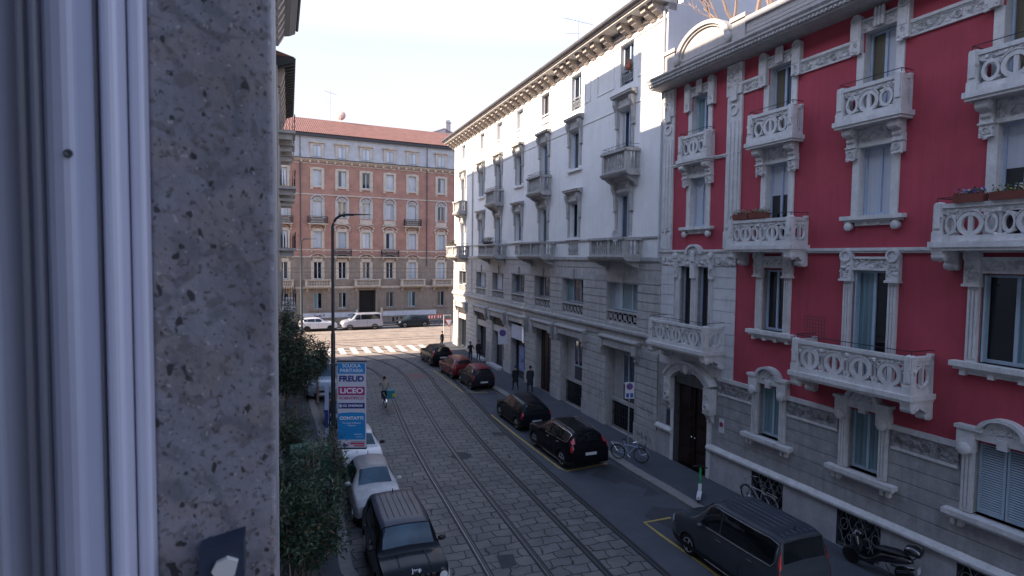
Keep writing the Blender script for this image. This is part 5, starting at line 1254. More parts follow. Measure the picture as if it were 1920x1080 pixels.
def car(name, label, kind, L, W, H, pos, az, colour, roofcol=None, wb=None, wr_=.33, rails=False, rimmat='rim', black=False, cat='car', chrome_line=False, dirty=0., side=3):
    e = empty(name, (pos[0]*K, pos[1]*K, 0), R(90)+az, label, cat)
    B = Body(taper(L, W, H, kind)); wbv = wb or L*.62
    fx = L/2-L*.195 if kind != 'van' else L/2-.92; rx = fx-wbv
    paint = mat('paint_'+name, colour, .25 if not dirty else .45, .06 if not dirty else .2, 4, spec=.14 if max(colour) < .06 else .35, coat=0. if max(colour) < .06 else .2, dirt=dirty, dirtcol=(.2, .18, .16))
    m = B.mesh(); bo = m.build('body', paint, e, 0)
    for x in (fx, rx):
        for sg in (1, -1):
            c = MB(1, 1); y = sg*W/2; c.lathe((x, y, wr_), [(wr_+.05, -.26), (wr_+.05, .2)], 28, 'w'); cu = c.build('cut', paint)
            cu.parent = e; bpy.context.view_layer.update()
            bm_ = bo.modifiers.new('b', 'BOOLEAN'); bm_.operation = 'DIFFERENCE'; bm_.object = cu; bm_.solver = 'FAST'; bake(bo); bpy.data.objects.remove(cu)
    me = bo.data; me.polygons.foreach_set('use_smooth', [True]*len(me.polygons)); me.set_sharp_from_angle(angle=R(38))
    for x in (fx, rx):
        for sg in (1, -1): wheel(e, x, sg*(W/2-.015), wr_, .2, rimmat, side+2)
    # glazing
    q = MB(1, 1); B.patch(q, 4.12, 4.96, 5.25, 7, .012, nq=5); q.build('windscreen', 'wshield', e, 60)
    q = MB(1, 1); B.patch(q, 8.12, 8.86, 5.3, 7, .012, nq=5); q.build('rear_window', 'cglass', e, 60)
    ends = {'suv': 7.95, 'hatch': 7.8, 'boxy': 7.75, 'van': 7.9}[kind]
    cuts = [4.55, 5.95, 7.15, ends] if kind != 'van' else [4.5, 5.75, 7.92]
    if black: cuts = [4.55, 5.95, 7.3, ends]
    for i in range(len(cuts)-1):
        q = MB(1, 1); B.patch(q, cuts[i]+.05, cuts[i+1]-.05, 4.14, 4.9, .012, tt=(lambda f: .42*f) if i == 0 else None, nt=8); q.build('side_window', 'cglass', e, 60)
    if roofcol is not None:
        q = MB(1, 1); B.patch(q, 5.03, 8.05, 5.05, 7, .006, nt=14, nq=6); q.build('roof_panel', mat('roof_'+name, roofcol, .35, .15, 4, spec=.2, dirt=.5 if dirty else .1, dirtcol=(.2, .17, .15), coat=.05), e, 60)
    # lower cladding, lamps, plates
    q = MB(1, 1); B.patch(q, .0, 11, .5, 2.25, .006, nt=44); q.build('sill_trim', 'plast', e, 50)
    for (t0, t1, q0, q1, mt, nm) in ((.55, 1.7, 3.35, 4.1, 'head', 'headlight'), (9.0, 10.0, 3.4 if kind == 'suv' else 3.2, 4.3, 'tail', 'tail_light')):
        for sg in (1, -1):
            q = MB(1, 1); B.patch(q, t0, t1, q0, q1, .012, (sg,), 5, 4)
            if nm == 'tail_light' and kind in ('suv', 'van'): B.patch(q, 8.35, 9.0, 4.3, 4.95, .014, (sg,), 4, 3)
            q.build(nm, mt, e, 50)
    for sg in (1, -1):   # mirrors
        p = B.S(4.75, 4.0); q = MB(1, 1); q.ball((p.x, sg*(p.y+.12), p.z+.06), .1, 10, (.7, 1.1, .75)); q.tube([(p.x, sg*(p.y-.02), p.z), (p.x, sg*(p.y+.1), p.z+.03)], .025, 5)
        q.build('wing_mirror', 'plast' if black else paint, e, 50)
    h = L/2
    q = MB(1, 1); q.m = 0; q.box(h-.06, h+.012, -W*.27, W*.27, .38, .52); q.box(h-.05, h+.016, -W*.2, W*.2, .56, .68); q.build('grille', 'plast', e)
    q = MB(1, 1); q.box(h+.01, h+.022, -.26, .26, .40, .51); q.build('number_plate', 'plate', e)
    zr = .92 if kind != 'van' else .85; xr = B.S(10.3, 5).x
    q = MB(1, 1); q.box(-h-.025, -h+.1, -.26, .26, .72, .83) if kind in ('suv', 'boxy', 'van') else q.box(-h-.02, -h+.1, -.26, .26, .52, .63); q.build('number_plate', 'plate', e)
    q = MB(1, 1)         # door joints and handles
    for t in ([5.35, 6.6] if kind != 'van' else [5.2, 6.6]):
        B.patch(q, t, t+.018, 1.8, 4.0, .004, nt=1, nq=10)
    q.build('door_joint', 'plast', e)
    q = MB(1, 1)
    for t in (5.75, 7.0):
        for sg in (1, -1): p = B.S(t, 3.75); q.box(p.x-.1, p.x+.1, min(sg*p.y, sg*(p.y+.03)), max(sg*p.y, sg*(p.y+.03)), p.z-.012, p.z+.015)
    q.build('door_handle', 'chrome' if chrome_line else paint, e)
    if rails:
        q = MB(1, 1)
        for sg in (1, -1): q.tube([(B.S(t, 5.35).x, sg*B.S(t, 5.35).y, B.S(t, 5.35).z+(.0 if t in (5.15, 7.9) else .045)) for t in (5.15, 5.4, 6, 6.6, 7.2, 7.7, 7.9)], .018, 6)
        q.build('roof_rail', 'chrome' if rails == 'chrome' else 'plast', e, 50)
    if chrome_line:
        q = MB(1, 1)
        for sg in (1, -1):
            L_ = [B.S(t, 4.06, .012) for t in [4.6+.2*i for i in range(17)]]+[B.S(7.95, qq, .014) for qq in (4.3, 4.6, 4.9)]+[B.S(t, 4.93, .012) for t in (7.6, 7.0, 6.4, 5.8, 5.3)]
            q.tube([(v.x, sg*v.y, v.z) for v in L_], .011, 5)
            L_ = [B.S(t, 1.75, .02) for t in (5.0, 5.6, 6.2, 6.8, 7.4)]; q.tube([(v.x, sg*v.y, v.z) for v in L_], .012, 5)
        q.build('chrome_trim', 'chrome', e, 50)
    q = MB(1, 1); q.lathe((B.S(7.7, 7).x, 0, B.S(7.7, 7).z), [(.02, -.01), (.012, .12)], 6); q.build('roof_antenna', 'plast', e)
    return e, B
azW = aW
e, B = car('off_roader', 'black boxy car with ribbed roof parked nearest on the left', 'boxy', 4.25, 1.8, 1.68, (-2.78, 14.75), azW+math.pi, (.008, .009, .012), (.028, .032, .055), 2.57, .36, black=True)
q = MB(1, 1)
for y in (-.42, -.25, -.08, .08, .25, .42): q.tube([(B.S(t, 7).x, y, B.S(t, 7-abs(y)/.25*.3).z+.014) for t in (5.5, 6.2, 7.0, 7.7)], .006, 5)
q.build('roof_rib', 'plast', e)
q = MB(1, 1)
for sg in (1, -1): q.tube([(B.S(t, 6.3).x, sg*(.42-.05*t/4), B.S(t, 6.3).z+.012) for t in (1.6, 2.2, 2.9, 3.6)], .02, 5)
q.tube([(1.05, sg*.0, 1.2), (1.06, .0, 1.2)], .01, 4); q.build('bonnet_crease', mat('bonnet_black', (.012, .013, .018), .25, .1, coat=1), e)
for sg in (1, -1):
    q = MB(1, 1); q.lathe((2.0, sg*.68, .9), [(.13, .0), (.13, .13), (.11, .14)], 20, 'u'); h = q.build('headlight', 'plast', e, 40)
    q = MB(1, 1); q.lathe((2.0, sg*.68, .9), [(.105, .135), (.1, .15), (.05, .155)], 20, 'u'); q.lathe((2.0, sg*.68, .9), [(.045, .155), (.04, .162)], 12, 'u'); q.build('lens', 'head', h, 40)
q = MB(1, 1)
for i in range(7): y = -.42+.14*i; q.box(2.08, 2.14, y-.045, y+.045, .78, .98)
q.build('grille_slot', 'chrome' if 0 else 'plast', e)
def text(s, size, mt, par, loc, rot, ext=.002, off=0., name='lettering', align='CENTER', sx_=1.):
    cu = bpy.data.curves.new('t', 'FONT'); cu.body = s; cu.size = size; cu.extrude = ext; cu.offset = off; cu.align_x = align; cu.align_y = 'CENTER'
    t = bpy.data.objects.new('t', cu); C.objects.link(t); dg = bpy.context.evaluated_depsgraph_get(); dg.update()
    me = bpy.data.meshes.new_from_object(t.evaluated_get(dg)); bpy.data.objects.remove(t); me.materials.clear(); me.materials.append(M[mt] if isinstance(mt, str) else mt)
    o = bpy.data.objects.new(name, me); C.objects.link(o); o.parent = par; o.location = loc; o.rotation_euler = rot; o.scale = (sx_, 1, 1); return o
text('Jeep', .14, 'plate', e, (2.02, 0, 1.075), (R(38), 0, R(90)), .004, .004, 'emblem')
car('small_car', 'small white hatchback with dirty grey roof behind the black boxy car', 'hatch', 3.55, 1.62, 1.52, (-4.5, 18.72), azW+math.pi, (.42, .42, .43), (.27, .255, .25), 2.2, .29, dirty=.35)
car('small_car', 'white hatchback parked behind the tall school advertisement banner, dark wing mirrors', 'hatch', 4.0, 1.72, 1.47, (-6.0, 22.6), azW+math.pi, (.50, .50, .51), None, 2.45, .31, black=True)
car('parked_car', 'dark hatchback hidden by the foliage left of the lamp post', 'hatch', 4.1, 1.76, 1.5, (-8.0, 27.6), azW+math.pi, (.02, .022, .028), None, 2.5, .31)
car('small_van', 'pale blue van with whitish roof behind the trees at the left kerb', 'van', 4.7, 1.85, 1.95, (-11.35, 34.3), azW+math.pi, (.22, .28, .36), (.42, .42, .45), 2.9, .33, cat='van')
# right kerb
e, B = car('people_carrier', 'dark grey people carrier with ribbed roof parked nearest on the right', 'van', 4.42, 1.86, 1.97, (6.18, 14.98), azW+R(1), (.045, .052, .06), (.03, .036, .05), 2.75, .33, cat='van', side=2, chrome_line=True)
q = MB(1, 1)
for y in (-.5, -.3, -.1, .1, .3, .5): q.tube([(x, y, 2.005-abs(y)*.055) for x in (-1.9, -1, 0, .45)], .007, 5)
q.build('roof_rib', mat('roof_rib_grey', (.16, .17, .19), .4, .1), e)
e, B = car('large_suv', 'shiny black large SUV with chrome window line and upright red tail lights', 'suv', 4.69, 1.9, 1.66, (2.32, 24.0), azW+R(1), (.006, .006, .009), None, 2.86, .37, rails='chrome', chrome_line=True)
car('small_crossover', 'small black hatchback parked ahead of the large shiny black SUV', 'hatch', 4.1, 1.78, 1.53, (.58, 28.75), azW+R(0), (.010, .010, .014), None, 2.58, .33, rails=False, chrome_line=False)
car('small_car', 'dark hatchback with dark red roof behind the red car', 'hatch', 3.6, 1.66, 1.55, (-2.25, 36.9), azW+R(1), (.022, .02, .026), (.17, .02, .03), 2.3, .29)
car('small_car', 'red hatchback between two dark cars at the right kerb', 'hatch', 3.9, 1.7, 1.5, (-3.85, 40.2), azW+R(4), (.15, .009, .015), (.15, .009, .015), 2.5, .31)
car('black_suv', 'black SUV at the zebra crossing in front of the red car', 'suv', 4.4, 1.82, 1.62, (-5.85, 44.8), azW+R(2), (.010, .012, .014), None, 2.62, .34)
# side street
sO = math.atan2(dO[1], dO[0])-R(90)
def onOs(u, w): return (PO[0]+dO[0]*u+nO[0]*w, PO[1]+dO[1]*u+nO[1]*w)
car('white_suv', 'white SUV with dark glass parked across the side street, left of the silver van', 'suv', 4.3, 1.82, 1.6, onOs(-7.3, 4.35), sO+math.pi*0, (.55, .55, .58), None, 2.65, .34, rimmat='plast')
car('silver_van', 'silver passenger van parked in front of the dark carriage entrance', 'van', 4.95, 1.95, 1.98, onOs(-2.65, 4.5), sO+math.pi, (.34, .34, .38), None, 3.0, .34, cat='van')
car('dark_hatchback', 'dark green-black hatchback parked alone in front of the brick house', 'hatch', 4.1, 1.78, 1.5, onOs(3.3, 4.3), sO+math.pi, (.022, .028, .034), None, 2.6, .33)
# ================================================================= TWO-WHEELERS
def bicycle(name, label, loc, rz, col, lean=0., basket=False):
    e = empty(name, loc, rz, label, 'bicycle'); e.rotation_euler = (lean, 0, rz); r = .34
    pm = mat('frame_'+name, col, .35, .1, coat=.5)
    for x in (-.52, .54):
        m = MB(1, 1); N = 24
        m.ring(x, r, r, r-.035, -.017, .017, N); w = m.build('wheel', 'rubber', e, 40)
        m = MB(1, 1); m.ring(x, r, r-.03, r-.05, -.01, .01, N); m.lathe((x, -.04, r), [(.025, 0), (.025, .08)], 8, 'w')
        for i in range(14): a = 2*math.pi*i/14; m.tube([(x, .0, r), (x+(r-.04)*math.cos(a), 0, r+(r-.04)*math.sin(a))], .0035, 3)
        m.build('spokes', 'chrome', w)
        m = MB(1, 1); m.ring(x, r, r+.035, r+.02, -.03, .03, 14, 10, 170); m.build('mudguard', 'chrome', e)
    m = MB(1, 1); bb = (-.06, 0, .3); hd = (.38, 0, .78); st = (-.2, 0, .72)
    for a, b in ((bb, hd), (bb, st), (bb, (-.52, 0, r)), (st, (-.52, 0, r)), (st, (.36, 0, .7)), ((.4, 0, .95), (.36, 0, .66)), ((.37, 0, .7), (.54, 0, r)), (st, (-.25, 0, .92))): m.tube([a, b], .019, 6)
    m.build('frame', pm, e, 50)
    m = MB(1, 1); m.tube([(.28, .28, 1.0), (.42, .18, 1.02), (.42, -.18, 1.02), (.28, -.28, 1.0)], .014, 6); m.build('handlebar', 'chrome', e)
    m = MB(1, 1); m.ball((-.26, 0, .95), .12, 8, (1.1, .65, .35)); m.build('saddle', 'plast', e, 60)
    m = MB(1, 1); m.tube([(-.85, .06, .72), (-.3, .06, .72)], .008, 4); m.tube([(-.85, -.06, .72), (-.3, -.06, .72)], .008, 4); m.tube([(-.8, 0, .72), (-.52, 0, r)], .008, 4); m.build('luggage_rack', 'chrome', e)
    m = MB(1, 1); m.ring(-.06, .3, .09, .07, -.03, -.02, 14); m.tube([(-.06, -.06, .3), (.08, -.08, .2)], .01, 4); m.tube([(-.06, .06, .3), (-.2, .08, .4)], .01, 4); m.build('crank', 'chrome', e)
    if basket:
        m = MB(1, 1)
        for z in (.72, .8, .88): m.tube([(.46, -.14, z), (.72, -.14, z), (.72, .14, z), (.46, .14, z), (.46, -.14, z)], .007, 4)
        for i in range(6): m.tube([(.72, -.14+.056*i, .72), (.72, -.14+.056*i, .88)], .005, 3)
        m.build('basket', 'plast', e)
    return e
bicycle('bicycle', 'pale blue city bicycle leaning on the sign post beside the large black SUV', G(4.78, 22.9, .13), R(90)+aW+R(-142), (.28, .40, .55), R(6), True)
bicycle('bicycle', 'pale bicycle leaning against the basement grille behind the grey people carrier', G(8.15, 18.55, .13), R(90)+aW, (.35, .36, .38), R(-8))
# kick scooter
e = empty('kick_scooter', G(6.42, 19.3, .13), R(68), 'white and bright green rental kick scooter on the pavement by the carved portal', 'kick scooter')
wsc = mat('scooter_white', (.6, .6, .62), .35, .03, coat=.5)
m = MB(1, 1); m.box(-.4, .3, -.08, .08, .1, .17); m.prism([(.26, .1), (.46, .18), (.40, .42), (.30, .42), (.26, .2)], 'w', -.06, .06); m.build('deck', wsc, e)
m = MB(1, 1); m.tube([(.40, 0, .35), (.30, 0, 1.05)], .038, 8); m.build('stem', mat('scooter_green', (.02, .38, .10), .4, .05, coat=.4), e)
m = MB(1, 1); m.tube([(.24, .26, 1.1), (.30, .08, 1.12), (.30, -.08, 1.12), (.24, -.26, 1.1)], .022, 6); m.box(.27, .33, -.05, .05, 1.08, 1.16); m.build('handlebar', 'plast', e)
for x in (-.45, .5): m = MB(1, 1); m.lathe((x, -.025, .11), [(.07, 0), (.11, .008), (.11, .042), (.07, .05)], 18, 'w'); m.build('wheel', 'rubber', e, 40)
m = MB(1, 1); m.prism([(-.56, .17), (-.4, .24), (-.34, .2), (-.34, .17)], 'w', -.04, .04); m.build('mudguard', wsc, e)
# motor scooter
def station_loft(m, st, n=12):
    rows = []
    for (x, zc, hz, hy) in st: rows.append([m.P((x, hy*math.cos(2*math.pi*j/n), zc+hz*math.sin(2*math.pi*j/n))) for j in range(n)])
    for a, b in zip(rows, rows[1:]):
        for j in range(n): m.f.append([a[j], a[(j+1) % n], b[(j+1) % n], b[j]]); m.mi.append(m.m)
    m.f += [rows[0][::-1], rows[-1]]; m.mi += [m.m]*2
e = empty('motor_scooter', G(9.64, 14.68, .13), R(90)+aW+R(14), 'black motor scooter with top case on its stand by the basement grille', 'motor scooter'); e.rotation_euler = (R(-8), 0, R(90)+aW+R(14))
mb_ = mat('scooter_black', (.008, .008, .011), .18, .1, coat=1)
m = MB(1, 1); station_loft(m, [(-.85, .72, .02, .03), (-.75, .74, .1, .12), (-.45, .68, .16, .19), (-.1, .6, .17, .18), (.15, .42, .12, .15), (.3, .34, .09, .17), (.5, .34, .08, .17)])
station_loft(m, [(.46, .5, .26, .2), (.56, .66, .36, .21), (.64, .72, .34, .17), (.72, .72, .26, .1), (.78, .72, .14, .05)]); m.box(.1, .56, -.17, .17, .28, .36)
m.build('body', mb_, e, 60)
m = MB(1, 1); station_loft(m, [(-.72, .86, .05, .1), (-.45, .87, .07, .15), (-.1, .82, .07, .15), (.12, .78, .05, .09)]); m.build('saddle', 'plast', e, 60)
m = MB(1, 1); station_loft(m, [(-1.08, 1.08, .04, .08), (-1.04, 1.08, .13, .2), (-.88, 1.1, .16, .23), (-.7, 1.08, .14, .2), (-.64, 1.06, .05, .1)]); m.build('top_case', mb_, e, 60)
m = MB(1, 1); m.tube([(.5, 0, 1.0), (.62, 0, .6), (.76, 0, .28)], .035, 6); m.tube([(.4, .33, 1.06), (.52, .12, 1.08), (.52, -.12, 1.08), (.4, -.33, 1.06)], .018, 6); m.build('handlebar', 'plast', e)
m = MB(1, 1); m.ball((.52, 0, 1.04), .12, 10, (.9, 1.3, .8)); hh = m.build('headlight_housing', mb_, e, 60); m = MB(1, 1); m.ball((.60, 0, 1.04), .07, 8); m.build('lens', 'head', hh, 60)
for x in (-.62, .78):
    m = MB(1, 1); m.lathe((x, -.05, .25), [(.14, 0), (.22, 0), (.25, .03), (.25, .07), (.22, .1), (.14, .1)], 24, 'w'); w = m.build('wheel', 'rubber', e, 40); m = MB(1, 1); m.lathe((x, -.04, .25), [(.14, 0), (.05, -.01), (.05, .09), (.14, .08)], 16, 'w'); m.build('rim', 'chrome', w)
m = MB(1, 1); m.tube([(-.2, -.2, .3), (-.5, -.2, .3), (-.8, -.2, .42)], .05, 8); m.tube([(-.5, .2, .4), (-.85, .2, .55)], .03, 6); m.tube([(-.7, .0, .68), (-.95, 0, .92)], .02, 5); m.build('exhaust', 'chrome', e, 50)
m = MB(1, 1); m.box(-.98, -.96, -.09, .09, .45, .62); m.build('number_plate', 'plate', e)
m = MB(1, 1)
for s_ in (-1, 1): m.tube([(.46, s_*.14, 1.08), (.5, s_*.24, 1.25)], .008, 4); m.ball((.5, s_*.27, 1.28), .06, 8, (.3, 1.1, .7))
m.build('wing_mirror', 'plast', e)
m = MB(1, 1); m.tube([(-.1, -.1, .3), (-.12, -.26, .02)], .015, 5); m.build('kickstand', 'chrome', e)

# ================================================================= PEOPLE
def person(label, loc, rz, top, bottom, shoes=(.02, .02, .02), h=1.72, step=.25, arms=(0., 0.), lean=0., sit=False, coatlen=0., hairc=(.02, .014, .011), armf=(.0, .0), turn=0.):
    """one skinned body; joints in metres for a 1.72 m figure facing +x"""
    e = empty('person', loc, rz, label, 'person'); V = []; E_ = []; Rr = []
    def v(p, r, par=None):
        V.append(p); Rr.append(r)
        if par is not None: E_.append((par, len(V)-1))
        return len(V)-1
    hz = .92 if not sit else .95
    pel = v((0, 0, hz), (.15, .12)); wa = v((lean*.3, 0, hz+.16), (.14, .11), pel); ch = v((lean*.75, 0, hz+.38), (.175, .125), wa); nk = v((lean, 0, hz+.53), (.065, .06), ch)
    h0 = v((lean+.01, 0, hz+.62), (.075, .085), nk); h1 = v((lean+.02, 0, hz+.71), (.082, .1), h0); h2 = v((lean+.015, 0, hz+.78), (.06, .07), h1)
    v((lean+.115, 0, hz+.675), (.014, .012), h1)          # nose
    for s_ in (-1, 1):
        v((lean, s_*.088, hz+.68), (.012, .02), h1)
        st = step*s_
        hp = v((0, s_*.09, hz-.05), (.095, .09), pel)
        if sit: kn = v((.36, s_*.13, hz-.22+.05*s_), (.06, .06), hp); an = v((.26, s_*.12, hz-.6+.08*s_), (.042, .042), kn); to = v((.42, s_*.12, hz-.66+.08*s_), (.038, .03), an)
        else: kn = v((st*.55+.04, s_*.1, hz-.43), (.062, .06), hp); an = v((st*1.0-.04, s_*.1, .09+max(0, -st)*.25), (.042, .042), kn); to = v((st*1.0+.13, s_*.11, .035+max(0, -st)*.1), (.04, .03), an)
        sh = v((lean*.95, s_*.19, hz+.46), (.062, .06), ch)
        a = arms[0 if s_ < 0 else 1]; f = armf[0 if s_ < 0 else 1]
        el = v((lean*.95+.27*math.sin(a), s_*.25, hz+.46-.28*math.cos(a)), (.046, .044), sh)
        b = a+f; wx, wz = lean*.95+.27*math.sin(a)+.25*math.sin(b), hz+.46-.28*math.cos(a)-.25*math.cos(b)
        wr2 = v((wx, s_*.24, wz), (.03, .026), el); dx, dz = math.sin(b), -math.cos(b)
        pa = v((wx+dx*.06, s_*.24, wz+dz*.06), (.036, .018), wr2)
        for i, (dy, ln) in enumerate(((-.03, .055), (-.01, .075), (.01, .08), (.03, .07))):
            k = v((wx+dx*.10, s_*.24+dy, wz+dz*.10), (.010, .010), pa); v((wx+dx*(.10+ln)+dz*-.02, s_*.24+dy, wz+dz*(.10+ln)), (.008, .008), k)
        v((wx+dx*.08+.035, s_*.24-s_*.02, wz+dz*.08), (.010, .010), wr2)
    sc = h/1.72
    me = bpy.data.meshes.new('body'); me.from_pydata([(x*sc, y*sc, z*sc) for x, y, z in V], E_, []); o = bpy.data.objects.new('body', me); C.objects.link(o); o.parent = e
    md = o.modifiers.new('k', 'SKIN'); sv = me.skin_vertices[0].data
    for i, r in enumerate(Rr): sv[i].radius = (r[0]*sc, r[1]*sc)
    sv[0].use_root = True; md.use_smooth_shade = True; s2 = o.modifiers.new('s', 'SUBSURF'); s2.levels = 1; s2.render_levels = 1; bake(o)
    me = o.data; me.materials.clear()
    for m_ in ('skin', mat('top_cloth', top, .85, .15, 12), mat('trousers', bottom, .85, .15, 12), mat('shoes', shoes, .6, .1)): me.materials.append(M[m_] if isinstance(m_, str) else m_)
    zt, zh = (hz+.54)*sc, (hz-.02)*sc
    hands = [(v_, ) for v_ in ()]
    for p in me.polygons:
        c = p.center; z = c.z; k = 0 if z > zt else 1 if z > zh else 2 if z > .1*sc or sit else 3
        if sit and z < (hz-.56)*sc: k = 3
        if abs(c.y) > .19*sc and zt > z > .3:
            for s_ in (0, 1):
                a = arms[s_]; b = a+armf[s_]; wx, wz = lean*.95+.27*math.sin(a)+.25*math.sin(b), hz+.46-.28*math.cos(a)-.25*math.cos(b)
                if (c.x/sc-wx-.06*math.sin(b))**2+(z/sc-wz+.06*math.cos(b))**2 < .012 and (c.y < 0) == (s_ == 0): k = 0
                elif z < zh and (c.y < 0) == (s_ == 0) and abs(c.y) > .205*sc: k = max(1, 0) if k != 0 else 0
        p.material_index = k; p.use_smooth = True
    m = MB(1, 1); m.ball(((lean-.005)*sc, 0, (hz+.735)*sc), .108*sc, 12, (1.0, .92, 1.0)); hp_ = m.build('hair', mat('hair_m', hairc, .7, .2, 30), e, 60)
    for s_ in (-1, 1): 
        m = MB(1, 1); m.ball(((lean+.103)*sc, s_*.032*sc, (hz+.70)*sc), .012*sc, 6); m.build('eye', 'dark', e)
    m = MB(1, 1); m.ball(((lean+.104)*sc, 0, (hz+.637)*sc), .02*sc, 6, (.4, 1, .3)); m.build('mouth', mat('lips', (.3, .1, .09), .6, 0), e)
    if coatlen:
        m = MB(1, 1); n = 16; rows = []
        for z, rx_, ry, x0 in ((hz+.44, .13, .2, lean*.9), (hz+.3, .15, .21, lean*.6), (hz+.1, .145, .19, lean*.25), (hz-.1, .17, .2, .0), (hz-coatlen, .2, .23, .0)):
            rows.append([m.P(((x0+rx_*math.cos(2*math.pi*j/n))*sc, ry*math.sin(2*math.pi*j/n)*sc, z*sc)) for j in range(n)])
        for a, b in zip(rows, rows[1:]):
            for j in range(n): m.f.append([a[j], a[(j+1) % n], b[(j+1) % n], b[j]]); m.mi.append(0)
        m.build('coat', mat('coat_cloth', top, .9, .15, 10), e, 60)
    return e
FW = R(90)+aW
person('person in a short black coat and dark leggings walking under the blue-trimmed shop poster', G(.28, 35.0, .13), FW+R(8), (.012, .012, .016), (.014, .014, .02), h=1.66, coatlen=.3, step=.2, hairc=(.02, .05, .14), arms=(.25, -.1), armf=(.3, .3))
person('person in a long dark blue coat walking away by the brown door', G(1.15, 34.5, .13), FW-R(5), (.022, .026, .036), (.016, .016, .02), h=1.76, coatlen=.42, step=.15, arms=(.2, -.2), armf=(.2, .2))
person('person in dark clothes with folded arms, left of two standing behind the red car', G(-3.15, 44.5, .13), FW+math.pi, (.014, .013, .016), (.012, .012, .014), h=1.72, step=.05, arms=(.5, .5), armf=(1.2, 1.2))
person('person in dark clothes, right of two standing by the wall behind the red car', G(-2.55, 44.9, .13), FW+math.pi+R(20), (.016, .014, .016), (.012, .012, .014), h=1.78, step=.05, coatlen=.25)
person('person in a dark jacket standing beyond the black SUV at the crossing', G(-6.15, 51.2, .03), FW+R(40), (.02, .022, .03), (.02, .02, .03), h=1.75, step=.12)
person('person in a red jacket at the sunlit end of the left pavement', G(-17.6, 48.2, .13), FW+R(60), (.30, .03, .03), (.02, .02, .03), h=1.7, step=.15)
# rider seen from behind
rp_ = G(-6.95, 31.6, 0)
bicycle('bicycle', 'dark delivery bicycle ridden away along the leftmost tram rail', rp_, FW, (.02, .02, .022))
rider = person('person in a beige jacket and dark cap riding the delivery bicycle', (rp_[0]+.24*math.sin(aW), rp_[1]-.24*math.cos(aW), .02), FW, (.26, .23, .20), (.02, .02, .022), h=1.72, sit=True, lean=.16, arms=(.85, .85), armf=(.35, .35))
m = MB(1, 1); m.box(-.2, .2, -.24, .24, 0, .5); bag = m.build('delivery_bag', mat('teal_fabric', (.015, .17, .21), .6, .15, 6)); bv = bag.modifiers.new('b', 'BEVEL'); bv.width = .04; bv.segments = 3; bake(bag)
ca, sa = math.cos(FW), math.sin(FW); bag.location = (rp_[0]-.72*ca+.26*sa*1, rp_[1]-.72*sa-.26*ca, .60); bag.rotation_euler = (0, 0, FW); tag(bag, 'square teal delivery bag on the right rear of the bicycle', 'bag')
m = MB(1, 1); m.box(-.205, .205, -.245, -.08, .1, .3); m.build('yellow_panel', mat('lime_panel', (.35, .42, .03), .6, .1), bag)

# ================================================================= STREET FURNITURE
def lamp_post(label, x, y, h, arm, rz, r=.085):
    e = empty('street_lamp', G(x, y, 0), rz, label, 'street lamp', 'curved-arm street lamps')
    m = MB(1, 1); m.lathe((0, 0, 0), [(r*1.45, 0), (r*1.45, .9), (r*1.15, 1.0), (r*1.05, h*.55), (r*.8, h*.56), (r*.7, h-.55)], 14)
    pts = [(0, 0, h-.6)]+[(.5-.5*math.cos(R(a)), 0, h-.55+.5*math.sin(R(a))) for a in range(0, 91, 15)]+[(arm*.55, 0, h-.05)]; m.tube(pts, r*.68, 10, r*.5); m.build('post', mat('dark_green_metal', (.012, .022, .03), .4, .15, 5, coat=.3), e, 50)
    m = MB(1, 1); st = [(.5, .05, .05), (.6, .06, .075), (.8, .065, .12), (1.1, .05, .15), (1.45, .03, .14), (1.6, .015, .08)]; f = arm/1.65
    rows = [[m.P((x_*f+.05, hy*math.cos(2*math.pi*j/10), h-.03+hz_*.6*math.sin(2*math.pi*j/10))) for j in range(10)] for x_, hz_, hy in st]
    for a, b in zip(rows, rows[1:]):
        for j in range(10): m.f.append([a[j], a[(j+1) % 10], b[(j+1) % 10], b[j]]); m.mi.append(0)
    m.f += [rows[0][::-1], rows[-1]]; m.mi += [0, 0]; m.build('lamp_head', 'gutter', e, 60)
    return e
lamp_post('tall dark curved-arm street lamp carrying the school banner', -6.45, 20.9, 9.7*K, 1.5, R(0), .08)
lamp_post('distant curved-arm street lamp across the side street, seen against the brick house', -21.5, 59.3, 9.9*K, 1.75, R(20), .12)
# advertising totem
bn = empty('advertising_banner', G(-5.62, 20.3, 0), R(3), 'tall blue and white school banner mounted on the near lamp post', 'banner')
bw, z0, z1 = .535, 1.54, 4.9
m = MB(1, 1)
m.m = 0; m.box(-bw, bw, 0, .14, z0, z1); m.m = 1; m.box(-bw-.03, bw+.03, -.02, .16, z1, z1+.07); m.box(-bw-.03, bw+.03, -.02, .16, z0-.06, z0); m.box(-bw-.32, -bw, .05, .10, z1-.15, z1-.08); m.box(-bw-.32, -bw, .05, .10, z0+.08, z0+.15)
m.build('panel', [mat('banner_lilac_white', (.55, .56, .66), .5, .03, 3), 'gutter'], bn)
bl1 = mat('banner_blue', (.015, .23, .55), .5, .05, 3); bl2 = mat('banner_navy', (.012, .03, .19), .5, .03); wt = mat('banner_white', (.75, .76, .8), .5, .0); pk = mat('banner_magenta', (.33, .03, .16), .5, .04); rd_ = mat('banner_red', (.5, .03, .08), .5, 0)
H_ = z1-z0
def zz(f): return z1-H_*f
m = MB(1, 1); m.m = 0; m.box(-bw+.01, bw-.01, -.006, 0, zz(.135), zz(.012)); m.box(-bw+.01, bw-.01, -.006, 0, zz(.905), zz(.60)); m.prism([(-bw+.01, zz(.60)), (bw-.01, zz(.60)), (.4, zz(.588)), (.0, zz(.585)), (-.4, zz(.592))], 'w', -.006, 0)
m.m = 1; m.box(-bw+.03, bw-.03, -.006, 0, zz(.385), zz(.285)); m.m = 2; m.box(-bw+.03, bw-.03, -.006, 0, zz(.54), zz(.475)); m.build('printed_field', [bl1, pk, bl2], bn)
